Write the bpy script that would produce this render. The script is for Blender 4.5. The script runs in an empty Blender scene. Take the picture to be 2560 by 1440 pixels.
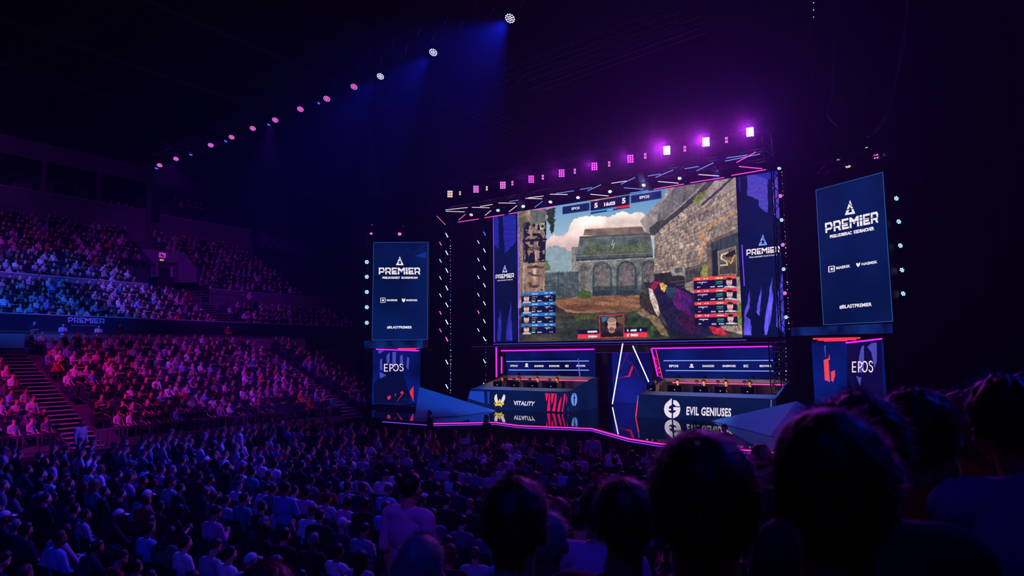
import bpy, bmesh, math, random
import numpy as np
from mathutils import Vector, Matrix
R = random.Random(7)
NR = np.random.RandomState(5)
SC = bpy.context.scene
COL = SC.collection
PI = math.pi

# ------------------------------------------------------------------ camera
W, H, F = 2560.0, 1440.0, 1600.0
EYE = Vector((0, 0, 4.2))
YAW, PITCH, ROLL = math.radians(34.7), math.atan(165.0 / 1600.0), math.radians(0.35)
FW = Vector((-math.sin(YAW) * math.cos(PITCH), math.cos(YAW) * math.cos(PITCH), math.sin(PITCH)))
_r0 = FW.cross(Vector((0, 0, 1))).normalized()
_u0 = _r0.cross(FW)
UP = _u0 * math.cos(ROLL) + _r0 * math.sin(ROLL)
RT = _r0 * math.cos(ROLL) - _u0 * math.sin(ROLL)


def ray(px, py):
    return FW + RT * ((px - W / 2) / F) + UP * ((H / 2 - py) / F)


def at(px, py, zd):
    return EYE + ray(px, py) * zd


def hit(px, py, pt, n):
    d = ray(px, py)
    return EYE + d * ((Vector(pt) - EYE).dot(n) / d.dot(n))


def hitX(px, py, x): return hit(px, py, (x, 0, 0), Vector((1, 0, 0)))
def hitY(px, py, y): return hit(px, py, (0, y, 0), Vector((0, 1, 0)))
def hitZ(px, py, z): return hit(px, py, (0, 0, z), Vector((0, 0, 1)))


def proj(p):
    d = Vector(p) - EYE
    z = d.dot(FW)
    if z <= 0.01:
        return None
    return (W / 2 + F * d.dot(RT) / z, H / 2 - F * d.dot(UP) / z, z)


cam_d = bpy.data.cameras.new('camera')
cam = bpy.data.objects.new('camera', cam_d)
COL.objects.link(cam)
cam.matrix_world = Matrix((
    (RT.x, UP.x, -FW.x, EYE.x), (RT.y, UP.y, -FW.y, EYE.y), (RT.z, UP.z, -FW.z, EYE.z), (0, 0, 0, 1)))
cam_d.sensor_width = 36.0
cam_d.lens = 36.0 * F / W
cam_d.clip_start, cam_d.clip_end = 0.05, 300
cam_d.dof.use_dof = True
cam_d.dof.focus_distance = 30.0
cam_d.dof.aperture_fstop = 3.2
SC.camera = cam


# ------------------------------------------------------------------ materials
def lin(c):
    out = []
    for v in c[:3]:
        v = v / 255.0
        out.append(v / 12.92 if v <= 0.04045 else ((v + 0.055) / 1.055) ** 2.4)
    return tuple(out)


MATS = {}


def mat(name, rgb, rough=0.7, metal=0.0, spec=0.5, bump=0.0, bscale=40.0, var=0.0, vscale=6.0):
    if name in MATS:
        return MATS[name]
    m = bpy.data.materials.new(name)
    m.use_nodes = True
    nt = m.node_tree
    b = nt.nodes['Principled BSDF']
    c = lin(rgb)
    b.inputs['Base Color'].default_value = (*c, 1)
    b.inputs['Roughness'].default_value = rough
    b.inputs['Metallic'].default_value = metal
    b.inputs['Specular IOR Level'].default_value = spec
    if var > 0:
        tc = nt.nodes.new('ShaderNodeTexCoord')
        n = nt.nodes.new('ShaderNodeTexNoise')
        n.inputs['Scale'].default_value = vscale
        n.inputs['Detail'].default_value = 4
        nt.links.new(tc.outputs['Object'], n.inputs['Vector'])
        mx = nt.nodes.new('ShaderNodeMix')
        mx.data_type = 'RGBA'
        nt.links.new(n.outputs['Fac'], mx.inputs['Factor'])
        mx.inputs['A'].default_value = (*[v * (1 - var) for v in c], 1)
        mx.inputs['B'].default_value = (*[min(1, v * (1 + var)) for v in c], 1)
        nt.links.new(mx.outputs['Result'], b.inputs['Base Color'])
    if bump > 0:
        tc = nt.nodes.new('ShaderNodeTexCoord')
        n = nt.nodes.new('ShaderNodeTexNoise')
        n.inputs['Scale'].default_value = bscale
        bp = nt.nodes.new('ShaderNodeBump')
        bp.inputs['Strength'].default_value = bump
        nt.links.new(tc.outputs['Object'], n.inputs['Vector'])
        nt.links.new(n.outputs['Fac'], bp.inputs['Height'])
        nt.links.new(bp.outputs['Normal'], b.inputs['Normal'])
    MATS[name] = m
    return m


def emat(name, rgb, strength=1.0, sample=False):
    if name in MATS:
        return MATS[name]
    m = bpy.data.materials.new(name)
    m.use_nodes = True
    nt = m.node_tree
    nt.nodes.remove(nt.nodes['Principled BSDF'])
    e = nt.nodes.new('ShaderNodeEmission')
    e.inputs['Color'].default_value = (*lin(rgb), 1)
    e.inputs['Strength'].default_value = strength
    nt.links.new(e.outputs[0], nt.nodes['Material Output'].inputs['Surface'])
    m.cycles.emission_sampling = 'AUTO' if sample else 'NONE'
    MATS[name] = m
    return m


def attr_emat(name, strength=1.0, sample=True):
    """a display: emits the picture stored on its pixels"""
    m = bpy.data.materials.new(name)
    m.use_nodes = True
    nt = m.node_tree
    nt.nodes.remove(nt.nodes['Principled BSDF'])
    e = nt.nodes.new('ShaderNodeEmission')
    a = nt.nodes.new('ShaderNodeAttribute')
    a.attribute_name = 'picture'
    nt.links.new(a.outputs['Color'], e.inputs['Color'])
    e.inputs['Strength'].default_value = strength
    nt.links.new(e.outputs[0], nt.nodes['Material Output'].inputs['Surface'])
    m.cycles.emission_sampling = 'AUTO' if sample else 'NONE'
    MATS[name] = m
    return m


# ------------------------------------------------------------------ objects
def tag(o, label=None, cat=None, group=None, kind=None):
    if label: o['label'] = label
    if cat: o['category'] = cat
    if group: o['group'] = group
    if kind: o['kind'] = kind
    return o


def empty(name, loc=(0, 0, 0), rotz=0.0, parent=None):
    o = bpy.data.objects.new(name, None)
    COL.objects.link(o)
    o.location = loc
    o.rotation_euler = (0, 0, rotz)
    o.empty_display_size = 0.1
    if parent: o.parent = parent
    return o


def link(name, me, parent=None, m=None):
    o = bpy.data.objects.new(name, me)
    COL.objects.link(o)
    if m is not None:
        me.materials.append(m)
    if parent: o.parent = parent
    return o


class MB:
    """collects shapes into ONE mesh"""
    def __init__(self):
        self.v, self.f, self.mi = [], [], []

    def add(self, vs, fs, mi=0):
        b = len(self.v)
        self.v += [tuple(p) for p in vs]
        self.f += [tuple(b + i for i in f) for f in fs]
        self.mi += [mi] * len(fs)
        return self

    def box(self, lo, hi, mi=0, M=None):
        x0, y0, z0 = lo; x1, y1, z1 = hi
        vs = [Vector(p) for p in ((x0, y0, z0), (x1, y0, z0), (x1, y1, z0), (x0, y1, z0), (x0, y0, z1), (x1, y0, z1), (x1, y1, z1), (x0, y1, z1))]
        if M is not None: vs = [M @ p for p in vs]
        return self.add(vs, [(3, 2, 1, 0), (4, 5, 6, 7), (0, 1, 5, 4), (1, 2, 6, 5), (2, 3, 7, 6), (3, 0, 4, 7)], mi)

    def hexa(self, b4, t4, mi=0):
        """bottom four corners and top four corners, same winding"""
        return self.add(list(b4) + list(t4), [(3, 2, 1, 0), (4, 5, 6, 7), (0, 1, 5, 4), (1, 2, 6, 5), (2, 3, 7, 6), (3, 0, 4, 7)], mi)

    def poly(self, pts, mi=0):
        return self.add(pts, [tuple(range(len(pts)))], mi)

    def prism(self, pts, off, mi=0):
        n = len(pts); off = Vector(off)
        vs = [Vector(p) for p in pts] + [Vector(p) + off for p in pts]
        fs = [tuple(range(n)), tuple(range(2 * n - 1, n - 1, -1))] + [((i + 1) % n, i, i + n, (i + 1) % n + n) for i in range(n)]
        return self.add(vs, fs, mi)

    def tube(self, pts, r, seg=6, mi=0, cap=True):
        pts = [Vector(p) for p in pts]
        rs = r if isinstance(r, (list, tuple)) else [r] * len(pts)
        rings = []
        for i, p in enumerate(pts):
            d = (pts[min(i + 1, len(pts) - 1)] - pts[max(i - 1, 0)]).normalized()
            a = d.cross(Vector((0, 0, 1)) if abs(d.z) < 0.95 else Vector((1, 0, 0))).normalized()
            b = d.cross(a)
            rings.append([p + (a * math.cos(2 * PI * k / seg) + b * math.sin(2 * PI * k / seg)) * rs[i] for k in range(seg)])
        vs = [q for rg in rings for q in rg]
        fs = []
        for i in range(len(pts) - 1):
            for k in range(seg):
                fs.append((i * seg + k, i * seg + (k + 1) % seg, (i + 1) * seg + (k + 1) % seg, (i + 1) * seg + k))
        if cap:
            fs.append(tuple(range(seg - 1, -1, -1)))
            fs.append(tuple((len(pts) - 1) * seg + k for k in range(seg)))
        return self.add(vs, fs, mi)

    def disk(self, c, n, r, seg=10, mi=0):
        c, n = Vector(c), Vector(n).normalized()
        a = n.cross(Vector((0, 0, 1)) if abs(n.z) < 0.95 else Vector((1, 0, 0))).normalized()
        b = n.cross(a)
        return self.add([c + (a * math.cos(2 * PI * k / seg) + b * math.sin(2 * PI * k / seg)) * r for k in range(seg)], [tuple(range(seg))], mi)

    def ball(self, c, r, seg=8, rings=6, mi=0, M=None):
        c = Vector(c)
        r = r if isinstance(r, (tuple, list)) else (r, r, r)
        vs = [Vector((0, 0, r[2]))]
        for i in range(1, rings):
            t = PI * i / rings
            for k in range(seg):
                p = 2 * PI * k / seg
                vs.append(Vector((r[0] * math.sin(t) * math.cos(p), r[1] * math.sin(t) * math.sin(p), r[2] * math.cos(t))))
        vs.append(Vector((0, 0, -r[2])))
        fs = [(0, 1 + k, 1 + (k + 1) % seg) for k in range(seg)]
        for i in range(rings - 2):
            for k in range(seg):
                fs.append((1 + i * seg + k, 1 + (i + 1) * seg + k, 1 + (i + 1) * seg + (k + 1) % seg, 1 + i * seg + (k + 1) % seg))
        l = len(vs) - 1; b = 1 + (rings - 2) * seg
        fs += [(l, b + (k + 1) % seg, b + k) for k in range(seg)]
        if M is not None: vs = [M @ v for v in vs]
        return self.add([v + c for v in vs], fs, mi)

    def mesh(self, name):
        me = bpy.data.meshes.new(name)
        me.from_pydata(self.v, [], self.f)
        if any(self.mi):
            me.polygons.foreach_set('material_index', self.mi)
        me.update()
        return me

    def build(self, name, mats, parent=None, smooth=False):
        me = self.mesh(name)
        for m in (mats if isinstance(mats, (list, tuple)) else [mats]):
            me.materials.append(m)
        if smooth: me.shade_smooth()
        return link(name, me, parent)


def struct(name, mb, m, smooth=False):
    o = mb.build(name, m, None, smooth)
    o['kind'] = 'structure'
    return o


def copy_tree(o, parent=None):
    c = o.copy()
    COL.objects.link(c)
    if parent is not None: c.parent = parent
    for ch in o.children:
        copy_tree(ch, c)
    return c


_ORD = 'zeroth first second third fourth fifth sixth seventh eighth ninth tenth eleventh twelfth thirteenth fourteenth fifteenth sixteenth seventeenth eighteenth nineteenth'.split()
_TEN = {2: ('twentieth', 'twenty'), 3: ('thirtieth', 'thirty'), 4: ('fortieth', 'forty'), 5: ('fiftieth', 'fifty'), 6: ('sixtieth', 'sixty')}


def ordinal(n):
    if n < 20: return _ORD[n]
    t, u = divmod(n, 10)
    return _TEN[t][0] if u == 0 else _TEN[t][1] + '-' + _ORD[u]


# ------------------------------------------------------------------ flat artwork on planes
class Plane:
    """a flat face of the place; artwork is laid out on it by where the eye sees it in the photograph"""
    def __init__(self, p, n):
        self.p, self.n = Vector(p), Vector(n).normalized()
        if self.n.dot(EYE - self.p) < 0: self.n = -self.n

    def h(self, px, py, off=0.0):
        return hit(px, py, self.p + self.n * off, self.n)


_font_cache = {}


def text2d(s, bold=0.0, shear=0.0, spacing=1.0):
    key = (s, bold, shear, spacing)
    if key in _font_cache: return _font_cache[key]
    c = bpy.data.curves.new('txt', 'FONT')
    c.body = s
    c.offset = bold
    c.shear = shear
    c.space_character = spacing
    c.resolution_u = 3
    o = bpy.data.objects.new('txt', c)
    me = o.to_mesh()
    vs = [(v.co.x, v.co.y) for v in me.vertices]
    fs = [tuple(p.vertices) for p in me.polygons]
    o.to_mesh_clear()
    bpy.data.objects.remove(o)
    bpy.data.curves.remove(c)
    xs = [v[0] for v in vs]; ys = [v[1] for v in vs]
    x0, x1, y0, y1 = min(xs), max(xs), min(ys), max(ys)
    vs = [((x - x0) / (x1 - x0), (y - y0) / (y1 - y0)) for x, y in vs]
    _font_cache[key] = (vs, fs)
    return vs, fs


def quad_map(q, u, v):
    """q = bottom-left, bottom-right, top-right, top-left in photo pixels"""
    bx = q[0][0] + (q[1][0] - q[0][0]) * u; by = q[0][1] + (q[1][1] - q[0][1]) * u
    tx = q[3][0] + (q[2][0] - q[3][0]) * u; ty = q[3][1] + (q[2][1] - q[3][1]) * u
    return bx + (tx - bx) * v, by + (ty - by) * v


def art_text(mb, plane, s, q, off=0.02, bold=0.0, shear=0.0, mi=0, spacing=1.0):
    vs, fs = text2d(s, bold, shear, spacing)
    pts = [plane.h(*quad_map(q, u, v), off) for u, v in vs]
    mb.add(pts, fs, mi)


def art_poly(mb, plane, pts, off=0.015, mi=0):
    P = [plane.h(x, y, off) for x, y in pts]
    bm = bmesh.new()
    vs = [bm.verts.new(p) for p in P]
    f = bm.faces.new(vs)
    bm.normal_update()
    bmesh.ops.triangulate(bm, faces=[f])
    bm.verts.index_update()
    mb.add([v.co.copy() for v in bm.verts], [tuple(v.index for v in f.verts) for f in bm.faces], mi)
    bm.free()


def art_line(mb, plane, a, b, w, off=0.02, mi=0, r=None):
    """a thin light bar lying on the plane from pixel a to pixel b; w = thickness in photo pixels"""
    dx, dy = b[0] - a[0], b[1] - a[1]
    l = math.hypot(dx, dy); nx, ny = -dy / l * w / 2, dx / l * w / 2
    q = [(a[0] + nx, a[1] + ny), (b[0] + nx, b[1] + ny), (b[0] - nx, b[1] - ny), (a[0] - nx, a[1] - ny)]
    P = [plane.h(x, y, off) for x, y in q]
    mb.prism(P, plane.n * 0.03, mi)


# ------------------------------------------------------------------ raster used for what displays show
def vnoise(h, w, cells, rs):
    g = rs.rand(int(cells[0]) + 2, int(cells[1]) + 2)
    y = np.linspace(0, cells[0], h, endpoint=False); x = np.linspace(0, cells[1], w, endpoint=False)
    yi, xi = y.astype(int), x.astype(int)
    fy, fx = (y - yi)[:, None], (x - xi)[None, :]
    fy, fx = fy * fy * (3 - 2 * fy), fx * fx * (3 - 2 * fx)
    a = g[yi][:, xi]; b = g[yi][:, xi + 1]; c = g[yi + 1][:, xi]; d = g[yi + 1][:, xi + 1]
    return (a * (1 - fx) + b * fx) * (1 - fy) + (c * (1 - fx) + d * fx) * fy


class Canvas:
    def __init__(self, x0, y0, x1, y1, step, seed=1):
        self.x0, self.y0, self.step = x0, y0, step
        self.w, self.h = int((x1 - x0) / step) + 1, int((y1 - y0) / step) + 1
        self.a = np.zeros((self.h, self.w, 3))
        self.rs = np.random.RandomState(seed)
        self.X, self.Y = np.meshgrid(x0 + np.arange(self.w) * step, y0 + np.arange(self.h) * step)

    def noise(self, size, octaves=3):
        out, amp, tot = 0, 1.0, 0
        sx, sy = size if isinstance(size, tuple) else (size, size)
        for _ in range(octaves):
            out = out + amp * vnoise(self.h, self.w, (max(1, self.h * self.step / sy), max(1, self.w * self.step / sx)), self.rs)
            tot += amp; amp *= 0.5; sx /= 2.0; sy /= 2.0
        return out / tot

    def inside(self, poly, warp=0.0, wsize=40):
        X, Y = self.X, self.Y
        if warp > 0:
            X = X + (self.noise(wsize) - 0.5) * 2 * warp
            Y = Y + (self.noise(wsize) - 0.5) * 2 * warp
        m = np.zeros(X.shape, bool)
        n = len(poly)
        for i in range(n):
            (xa, ya), (xb, yb) = poly[i], poly[(i + 1) % n]
            if ya == yb: continue
            c = ((ya > Y) != (yb > Y)) & (X < (xb - xa) * (Y - ya) / (yb - ya) + xa)
            m ^= c
        return m

    def win(self, pts, pad):
        """the part of the picture around pts, sharing its pixels"""
        xs_, ys_ = [p[0] for p in pts], [p[1] for p in pts]
        i0 = max(0, int((min(xs_) - pad - self.x0) / self.step)); i1 = min(self.w, int((max(xs_) + pad - self.x0) / self.step) + 2)
        j0 = max(0, int((min(ys_) - pad - self.y0) / self.step)); j1 = min(self.h, int((max(ys_) + pad - self.y0) / self.step) + 2)
        c = object.__new__(Canvas)
        c.x0, c.y0, c.step, c.rs = self.x0 + i0 * self.step, self.y0 + j0 * self.step, self.step, self.rs
        c.w, c.h = max(0, i1 - i0), max(0, j1 - j0)
        c.a, c.X, c.Y = self.a[j0:j1, i0:i1], self.X[j0:j1, i0:i1], self.Y[j0:j1, i0:i1]
        return c

    def fill(self, poly, rgb, warp=0.0, *a, **k):
        c = self.win(poly, warp + 1)
        if c.w > 0 and c.h > 0: c._fill(poly, rgb, warp, *a, **k)

    def line(self, pts, w, rgb, warp=0.0, *a, **k):
        c = self.win(pts, warp + w)
        if c.w > 0 and c.h > 0: c._line(pts, w, rgb, warp, *a, **k)

    def ellipse(self, cx, cy, rx, ry, rgb, warp=0.0, alpha=1.0):
        c = self.win([(cx - rx, cy - ry), (cx + rx, cy + ry)], 1)
        if c.w > 0 and c.h > 0: c._ellipse(cx, cy, rx, ry, rgb, warp, alpha)

    def _fill(self, poly, rgb, warp=0.0, wsize=40, tex=0.0, tsize=30, alpha=1.0, mask=None, rgb2=None):
        m = self.inside(poly, warp, wsize)
        if mask is not None: m &= mask
        c = np.array(rgb, float) / 255.0
        col = np.broadcast_to(c, (self.h, self.w, 3)).copy()
        if rgb2 is not None:
            n = np.clip((self.noise(tsize) - 0.5) * 2.4 + 0.5, 0, 1)[..., None]
            col = col * (1 - n) + np.array(rgb2, float) / 255.0 * n
        if tex > 0:
            col *= (1 + tex * 2 * (self.noise(tsize, 4) - 0.5))[..., None]
        self.a[m] = self.a[m] * (1 - alpha) + col[m] * alpha
        return m

    def _line(self, pts, w, rgb, warp=0.0, wsize=30, alpha=1.0):
        X, Y = self.X, self.Y
        if warp > 0:
            X = X + (self.noise(wsize) - 0.5) * 2 * warp
            Y = Y + (self.noise(wsize) - 0.5) * 2 * warp
        m = np.zeros(X.shape, bool)
        for (xa, ya), (xb, yb) in zip(pts[:-1], pts[1:]):
            dx, dy = xb - xa, yb - ya
            t = np.clip(((X - xa) * dx + (Y - ya) * dy) / max(dx * dx + dy * dy, 1e-6), 0, 1)
            m |= ((X - xa - t * dx) ** 2 + (Y - ya - t * dy) ** 2) < (w / 2) ** 2
        self.a[m] = self.a[m] * (1 - alpha) + np.array(rgb, float) / 255.0 * alpha

    def _ellipse(self, cx, cy, rx, ry, rgb, warp=0.0, alpha=1.0):
        X, Y = self.X, self.Y
        m = ((X - cx) / rx) ** 2 + ((Y - cy) / ry) ** 2 < 1
        self.a[m] = self.a[m] * (1 - alpha) + np.array(rgb, float) / 255.0 * alpha

    def sample(self, x, y):
        fx = np.clip((np.asarray(x) - self.x0) / self.step, 0, self.w - 1.001)
        fy = np.clip((np.asarray(y) - self.y0) / self.step, 0, self.h - 1.001)
        i, j = fx.astype(int), fy.astype(int)
        u, v = (fx - i)[:, None], (fy - j)[:, None]
        A = self.a
        return (A[j, i] * (1 - u) + A[j, i + 1] * u) * (1 - v) + (A[j + 1, i] * (1 - u) + A[j + 1, i + 1] * u) * v


def display_grid(name, p00, p10, p01, nu, nv, canvas, m, parent, pix=None):
    """a flat display of nu x nv pixels; p00 bottom-left, p10 bottom-right, p01 top-left; shows the canvas"""
    p00, p10, p01 = (np.array(p) for p in (p00, p10, p01))
    u, v = np.meshgrid(np.linspace(0, 1, nu + 1), np.linspace(0, 1, nv + 1))
    u, v = u.ravel(), v.ravel()
    pts = p00 + u[:, None] * (p10 - p00) + v[:, None] * (p01 - p00)
    d = pts - np.array(EYE)
    z = d @ np.array(FW)
    px = W / 2 + F * (d @ np.array(RT)) / z
    py = H / 2 - F * (d @ np.array(UP)) / z
    if pix is not None: px, py = pix(px, py)
    s = np.clip(canvas.sample(px, py), 0, 1)
    c = np.where(s <= 0.04045, s / 12.92, ((s + 0.055) / 1.055) ** 2.4)
    i, j = np.meshgrid(np.arange(nu), np.arange(nv))
    a = (j * (nu + 1) + i).ravel()
    quads = np.stack([a, a + 1, a + nu + 2, a + nu + 1], 1)
    me = np_mesh(name, pts, quads)
    at_ = me.color_attributes.new('picture', 'FLOAT_COLOR', 'POINT')
    at_.data.foreach_set('color', np.concatenate([c, np.ones((len(c), 1))], 1).astype(np.float32).ravel())
    me.materials.append(m)
    return link(name, me, parent)


def np_mesh(name, pts, faces):
    me = bpy.data.meshes.new(name)
    n, k = faces.shape
    me.vertices.add(len(pts))
    me.vertices.foreach_set('co', np.ascontiguousarray(pts, np.float32).ravel())
    me.loops.add(n * k)
    me.loops.foreach_set('vertex_index', np.ascontiguousarray(faces, np.int32).ravel())
    me.polygons.add(n)
    me.polygons.foreach_set('loop_start', np.arange(0, n * k, k, dtype=np.int32))
    me.update(calc_edges=True)
    return me
# ------------------------------------------------------------------ people
def tint_mat(name, rough=0.8, bump=0.0, bscale=60, sheen=0.0, spec=0.3):
    """one cloth / skin / hair material; each object's own colour tints it"""
    m = mat(name, (200, 200, 200), rough, 0, spec, bump, bscale)
    nt = m.node_tree
    oi = nt.nodes.new('ShaderNodeObjectInfo')
    nt.links.new(oi.outputs['Color'], nt.nodes['Principled BSDF'].inputs['Base Color'])
    return m


M_SKIN = tint_mat('skin', 0.55, 0.05, 120, spec=0.4)
M_CLOTH = tint_mat('cloth', 0.85, 0.35, 22)
M_HAIR = tint_mat('hair_strands', 0.5, 0.5, 90)
M_LEATHER = tint_mat('shoe_leather', 0.5)

V3 = lambda *a: np.array(a, float)


def rotx(a): c, s = math.cos(a), math.sin(a); return np.array([[1, 0, 0], [0, c, -s], [0, s, c]])
def rotz_(a): c, s = math.cos(a), math.sin(a); return np.array([[c, -s, 0], [s, c, 0], [0, 0, 1]])
def roty(a): c, s = math.cos(a), math.sin(a); return np.array([[c, 0, s], [0, 1, 0], [-s, 0, c]])


SKIN, SHIRT, TROUS, SHOE, HAIRC, SLEEVE = range(6)


class Figure:
    def __init__(self):
        self.pr, self.hands, self.Mh, self.ph = [], [], None, None

    def cap(self, a, b, ra, rb, cat): self.pr.append(('c', np.array(a, float), np.array(b, float), ra, rb, cat))
    def ell(self, c, r, cat, M=None): self.pr.append(('e', np.array(c, float), np.array(r, float), M, None, cat))

    def head(self, p, M):
        self.Mh, self.ph = M, np.array(p, float)
        E = lambda c, r, cat=SKIN: self.ell(self.ph + M @ np.array(c), r, cat, M)
        C = lambda a, b, ra, rb: self.cap(self.ph + M @ np.array(a), self.ph + M @ np.array(b), ra, rb, SKIN)
        E((0, -.010, .020), (.075, .097, .098))
        E((0, .026, -.030), (.062, .068, .086))
        E((0, .046, -.088), (.040, .044, .030))
        C((0, .094, .0), (0, .108, -.036), .009, .015)
        C((-.034, .078, .020), (.034, .078, .020), .014, .014)
        C((-.018, .088, -.070), (.018, .088, -.070), .009, .009)
        for s in (-1, 1):
            E((s * .078, -.006, -.022), (.012, .021, .033))
            E((s * .031, .080, -.002), (.015, .012, .010))
            E((s * .045, .060, -.040), (.024, .028, .028))

    def arm(self, s, sh, el, wr, hd=None, pn=None):
        self.cap(sh, el, .056, .046, SHIRT)
        self.cap(el, wr, .043, .029, SLEEVE)
        sh, el, wr = map(lambda q: np.array(q, float), (sh, el, wr))
        d = wr - el; d /= np.linalg.norm(d)
        if hd is not None:
            d = np.array(hd, float); d /= np.linalg.norm(d)
        n = np.array(pn if pn is not None else (0, 0, -1), float)
        n -= d * n.dot(d); n /= np.linalg.norm(n)
        side = np.cross(d, n)
        M = np.stack([side, d, n], 1)
        self.ell(wr + d * .05, (.040, .055, .019), SKIN, M)
        self.hands.append((wr, d, n, side, s))

    def leg(self, hip, kn, an, toe):
        self.cap(hip, kn, .088, .060, TROUS)
        self.cap(kn, an, .060, .042, TROUS)
        an, toe = np.array(an, float), np.array(toe, float)
        self.cap(an + V3(0, -.02, -.055), toe, .042, .034, SHOE)

    def fingers(self):
        mb = MB()
        for wr, d, n, side, s in self.hands:
            for k, L in enumerate((.062, .072, .068, .052)):
                o = (k - 1.5) * .019
                a = wr + d * .092 + side * o
                b = a + (d * .8 + n * .55) * L * .5
                c = b + (d * .35 + n * .9) * L * .5
                mb.tube([a - d * .02, a, b, c], [.0085, .0085, .0078, .006], 6)
            t0 = wr + d * .03 - side * .03
            t1 = t0 + (-side * .75 + d * .7 + n * .25) * .035
            t2 = t1 + (-side * .25 + d * .9 + n * .5) * .030
            mb.tube([t0, t1, t2], [.012, .0105, .008], 6)
        return mb

    def solid(self, seg=14):
        mb = MB()
        for t, a, b, ra, rb, cat in self.pr:
            if t == 'c':
                d = b - a; L = np.linalg.norm(d); d = d / max(L, 1e-6)
                pts, rs = [], []
                for k in range(5):
                    t_ = PI / 2 * (1 - k / 4.0)
                    pts.append(a - d * ra * math.sin(t_)); rs.append(max(ra * math.cos(t_), 1e-4))
                for k in range(5):
                    t_ = PI / 2 * k / 4.0
                    pts.append(b + d * rb * math.sin(t_)); rs.append(max(rb * math.cos(t_), 1e-4))
                u = np.cross(d, (0, 0, 1) if abs(d[2]) < .9 else (1, 0, 0)); u /= np.linalg.norm(u); v = np.cross(d, u)
                vs = [p + (u * math.cos(2 * PI * i / seg) + v * math.sin(2 * PI * i / seg)) * r for p, r in zip(pts, rs) for i in range(seg)]
                n = len(pts)
                fs = [(j * seg + i, j * seg + (i + 1) % seg, (j + 1) * seg + (i + 1) % seg, (j + 1) * seg + i) for j in range(n - 1) for i in range(seg)]
                fs += [tuple(range(seg - 1, -1, -1)), tuple((n - 1) * seg + i for i in range(seg))]
                mb.add(vs, fs)
            else:
                M = Matrix(b.tolist() if False else (ra if ra is not None else np.eye(3)).tolist())
                mb.ball(a, tuple(b), seg, 10, 0, M)
        return mb

    def cats(self, P):
        best = np.full(len(P), 1e9); cat = np.zeros(len(P), int)
        for t, a, b, ra, rb, c in self.pr:
            if t == 'c':
                d = b - a
                h = np.clip(((P - a) @ d) / max(d.dot(d), 1e-9), 0, 1)
                dist = np.linalg.norm(P - a - h[:, None] * d, axis=1) - (ra + (rb - ra) * h)
            else:
                q = P - a
                if ra is not None: q = q @ ra
                k0 = np.linalg.norm(q / b, axis=1); k1 = np.linalg.norm(q / (b * b), axis=1)
                dist = k0 * (k0 - 1) / np.maximum(k1, 1e-9)
            m = dist < best
            best[m] = dist[m]; cat[m] = c
        return cat


def evaluated(me, mods):
    o = bpy.data.objects.new('tmp', me)
    COL.objects.link(o)
    for kind, kw in mods:
        md = o.modifiers.new(kind, kind)
        for k, v in kw.items(): setattr(md, k, v)
    dg = bpy.context.evaluated_depsgraph_get(); dg.update()
    out = bpy.data.meshes.new_from_object(o.evaluated_get(dg))
    bpy.data.objects.remove(o)
    return out


def arrays(me):
    n = len(me.vertices)
    co = np.empty(n * 3, np.float32); me.vertices.foreach_get('co', co)
    no = np.empty(n * 3, np.float32); me.vertices.foreach_get('normal', no)
    return co.reshape(-1, 3).astype(float), no.reshape(-1, 3).astype(float)


def sit_base(f, lean=0.0, wide=1.0):
    """pelvis on a 0.46 m seat; the torso leans forward by lean radians about the hips; returns torso transform"""
    Rm = rotx(-lean)
    hip = V3(0, 0, .52)
    T = lambda x, y, z: hip + Rm @ (V3(x, y, z) - hip)
    f.ell((0, 0, .52), (.175 * wide, .145, .125), TROUS)
    f.ell(T(0, -.005, .66), (.155 * wide, .120, .17), SHIRT, Rm)
    f.ell(T(0, -.035, .85), (.180 * wide, .115, .20), SHIRT, Rm)
    f.cap(T(-.16, -.04, .985), T(.16, -.04, .985), .062, .062, SHIRT)
    f.cap(T(0, -.045, .97), T(0, -.040, 1.015), .085, .060, SHIRT)
    return T, Rm


def legs_sit(f, spread=1.0, out=0.0):
    for s in (-1, 1):
        f.leg((s * .095, .03, .50), (s * .13 * spread, .45, .50), (s * (.125 * spread + out), .44, .11), (s * (.14 * spread + out), .58, .05))


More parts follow.
